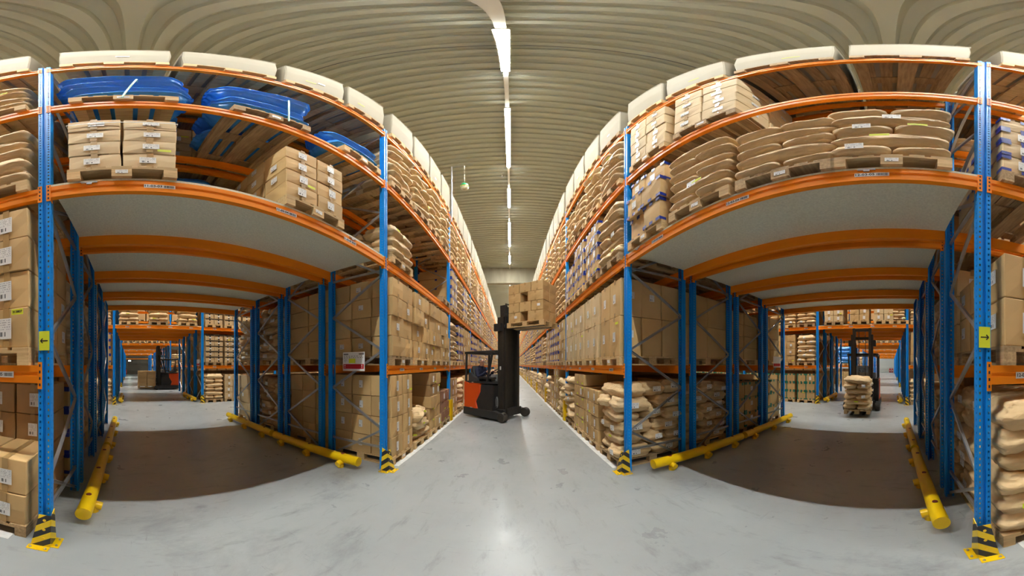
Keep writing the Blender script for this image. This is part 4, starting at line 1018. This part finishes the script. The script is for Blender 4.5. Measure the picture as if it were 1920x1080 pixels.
# ------------------------------------------------------------------ turn the stock records into objects
LIMIT = 300
DETP = 45
kinds = {}
for r in REC: kinds.setdefault(r['kind'], []).append(r)
MASS = {'inner_load': 'inner_rack_stock', 'pallet': 'distant_pallet_stock', 'cardboard_box': 'distant_box_stock', 'paper_sack': 'distant_sack_stock', 'pallet_carton': 'distant_carton_stock', 'film_sack': 'distant_film_stock'}
for kind, rs in kinds.items():
    rs.sort(key=lambda r: r['d'])
    LIM = 0 if kind == 'inner_load' else LIMIT
    for n, r in enumerate(rs[:LIM]):
        if kind == 'pallet' and n < DETP:
            m = r['pm']; o = empty('pallet', r['M'], r['label'], r['cat'])
            ob('deck', PDK[m], o)
            for ui, u in enumerate((-.35, 0, .35)):
                rn = ob('runner', PRN[m][0 if u == 0 else 1], o, T(u, 0, .011))
                for y in (-.5275, 0, .5275): ob('block', PBL[m][0 if u == 0 else 1], o, T(u, y, .061))
        else:
            o = tag(ob(kind, sack_mesh(*r['me']) if isinstance(r['me'], tuple) else r['me'], None, r['M']), r['label'], r['cat'], r['group'])
        for nm, me, M in r['parts']: ob(nm, me, o, M)
    rest = rs[LIM:]
    if rest:
        VV, FF, MI, mats, base = [], [], [], [], 0
        def addm(me, M):
            global base
            n = len(me.vertices); co = np.empty(n * 3, 'f4'); me.vertices.foreach_get('co', co); co = co.reshape(-1, 3)
            A_ = np.array(M); VV.append(co @ A_[:3, :3].T + A_[:3, 3])
            mi = []
            for mm in me.materials:
                if mm.name == 'shipping_label': mm = MT['white']
                if mm not in mats: mats.append(mm)
                mi.append(mats.index(mm))
            for p in me.polygons: FF.append([v + base for v in p.vertices]); MI.append(mi[p.material_index])
            base += n
        for r in rest:
            addm(sack_mesh(*r['me'], lo=True) if isinstance(r['me'], tuple) else r['me'], r['M'])
            if r['d'] < 30:
                for nm, me, M in r['parts']: addm(me, r['M'] @ M)
        me = bpy.data.meshes.new(MASS[kind]); me.from_pydata(np.concatenate(VV).tolist(), [], FF)
        me.polygons.foreach_set('material_index', MI)
        if 'sack' in kind: me.polygons.foreach_set('use_smooth', [True] * len(MI))
        for m in mats: me.materials.append(m)
        tag(ob(MASS[kind], me), 'more %s' % {'inner_load': 'pallet loads in the dark depth of the racks', 'pallet': 'wooden pallets on the distant racks', 'cardboard_box': 'cardboard boxes on the distant racks', 'paper_sack': 'kraft sacks on the distant racks', 'pallet_carton': 'pale cartons on the distant racks', 'film_sack': 'blue sacks on the distant racks'}[kind], 'stock', kind='stuff')
print('STOCK', {k: len(v) for k, v in kinds.items()}, 'objects', len(sc.objects))
# ------------------------------------------------------------------ camera, world, view
cd = bpy.data.cameras.new('camera'); cam = bpy.data.objects.new('camera', cd); COL.objects.link(cam)
cam.location = (0, 0, EYE); cam.rotation_euler = (R(90), 0, 0)
cd.type = 'PANO'; cd.clip_start = .05; cd.clip_end = 300
PPD = 7.936
pano = cd if hasattr(cd, 'panorama_type') else cd.cycles
pano.panorama_type = 'EQUIRECTANGULAR'
pano.longitude_min = R(-957.2 / PPD); pano.longitude_max = R((1920 - 957.2) / PPD)
pano.latitude_max = R(685 / PPD); pano.latitude_min = R(-(1080 - 685) / PPD)
sc.camera = cam
w = bpy.data.worlds.new('world'); sc.world = w; w.use_nodes = True; w.node_tree.nodes['Background'].inputs[0].default_value = (.05, .05, .05, 1)
sc.view_settings.view_transform = 'Standard'; sc.view_settings.look = 'None'; sc.view_settings.gamma = 1; sc.view_settings.exposure = 2.57
sc.view_settings.use_curve_mapping = False
try:
    cy = sc.cycles; cy.max_bounces = 10; cy.diffuse_bounces = 6; cy.glossy_bounces = 4; cy.sample_clamp_indirect = 6; cy.use_denoising = True; cy.denoiser = 'OPENIMAGEDENOISE'
    cy.caustics_reflective = False; cy.caustics_refractive = False
except Exception as ex: print(ex)
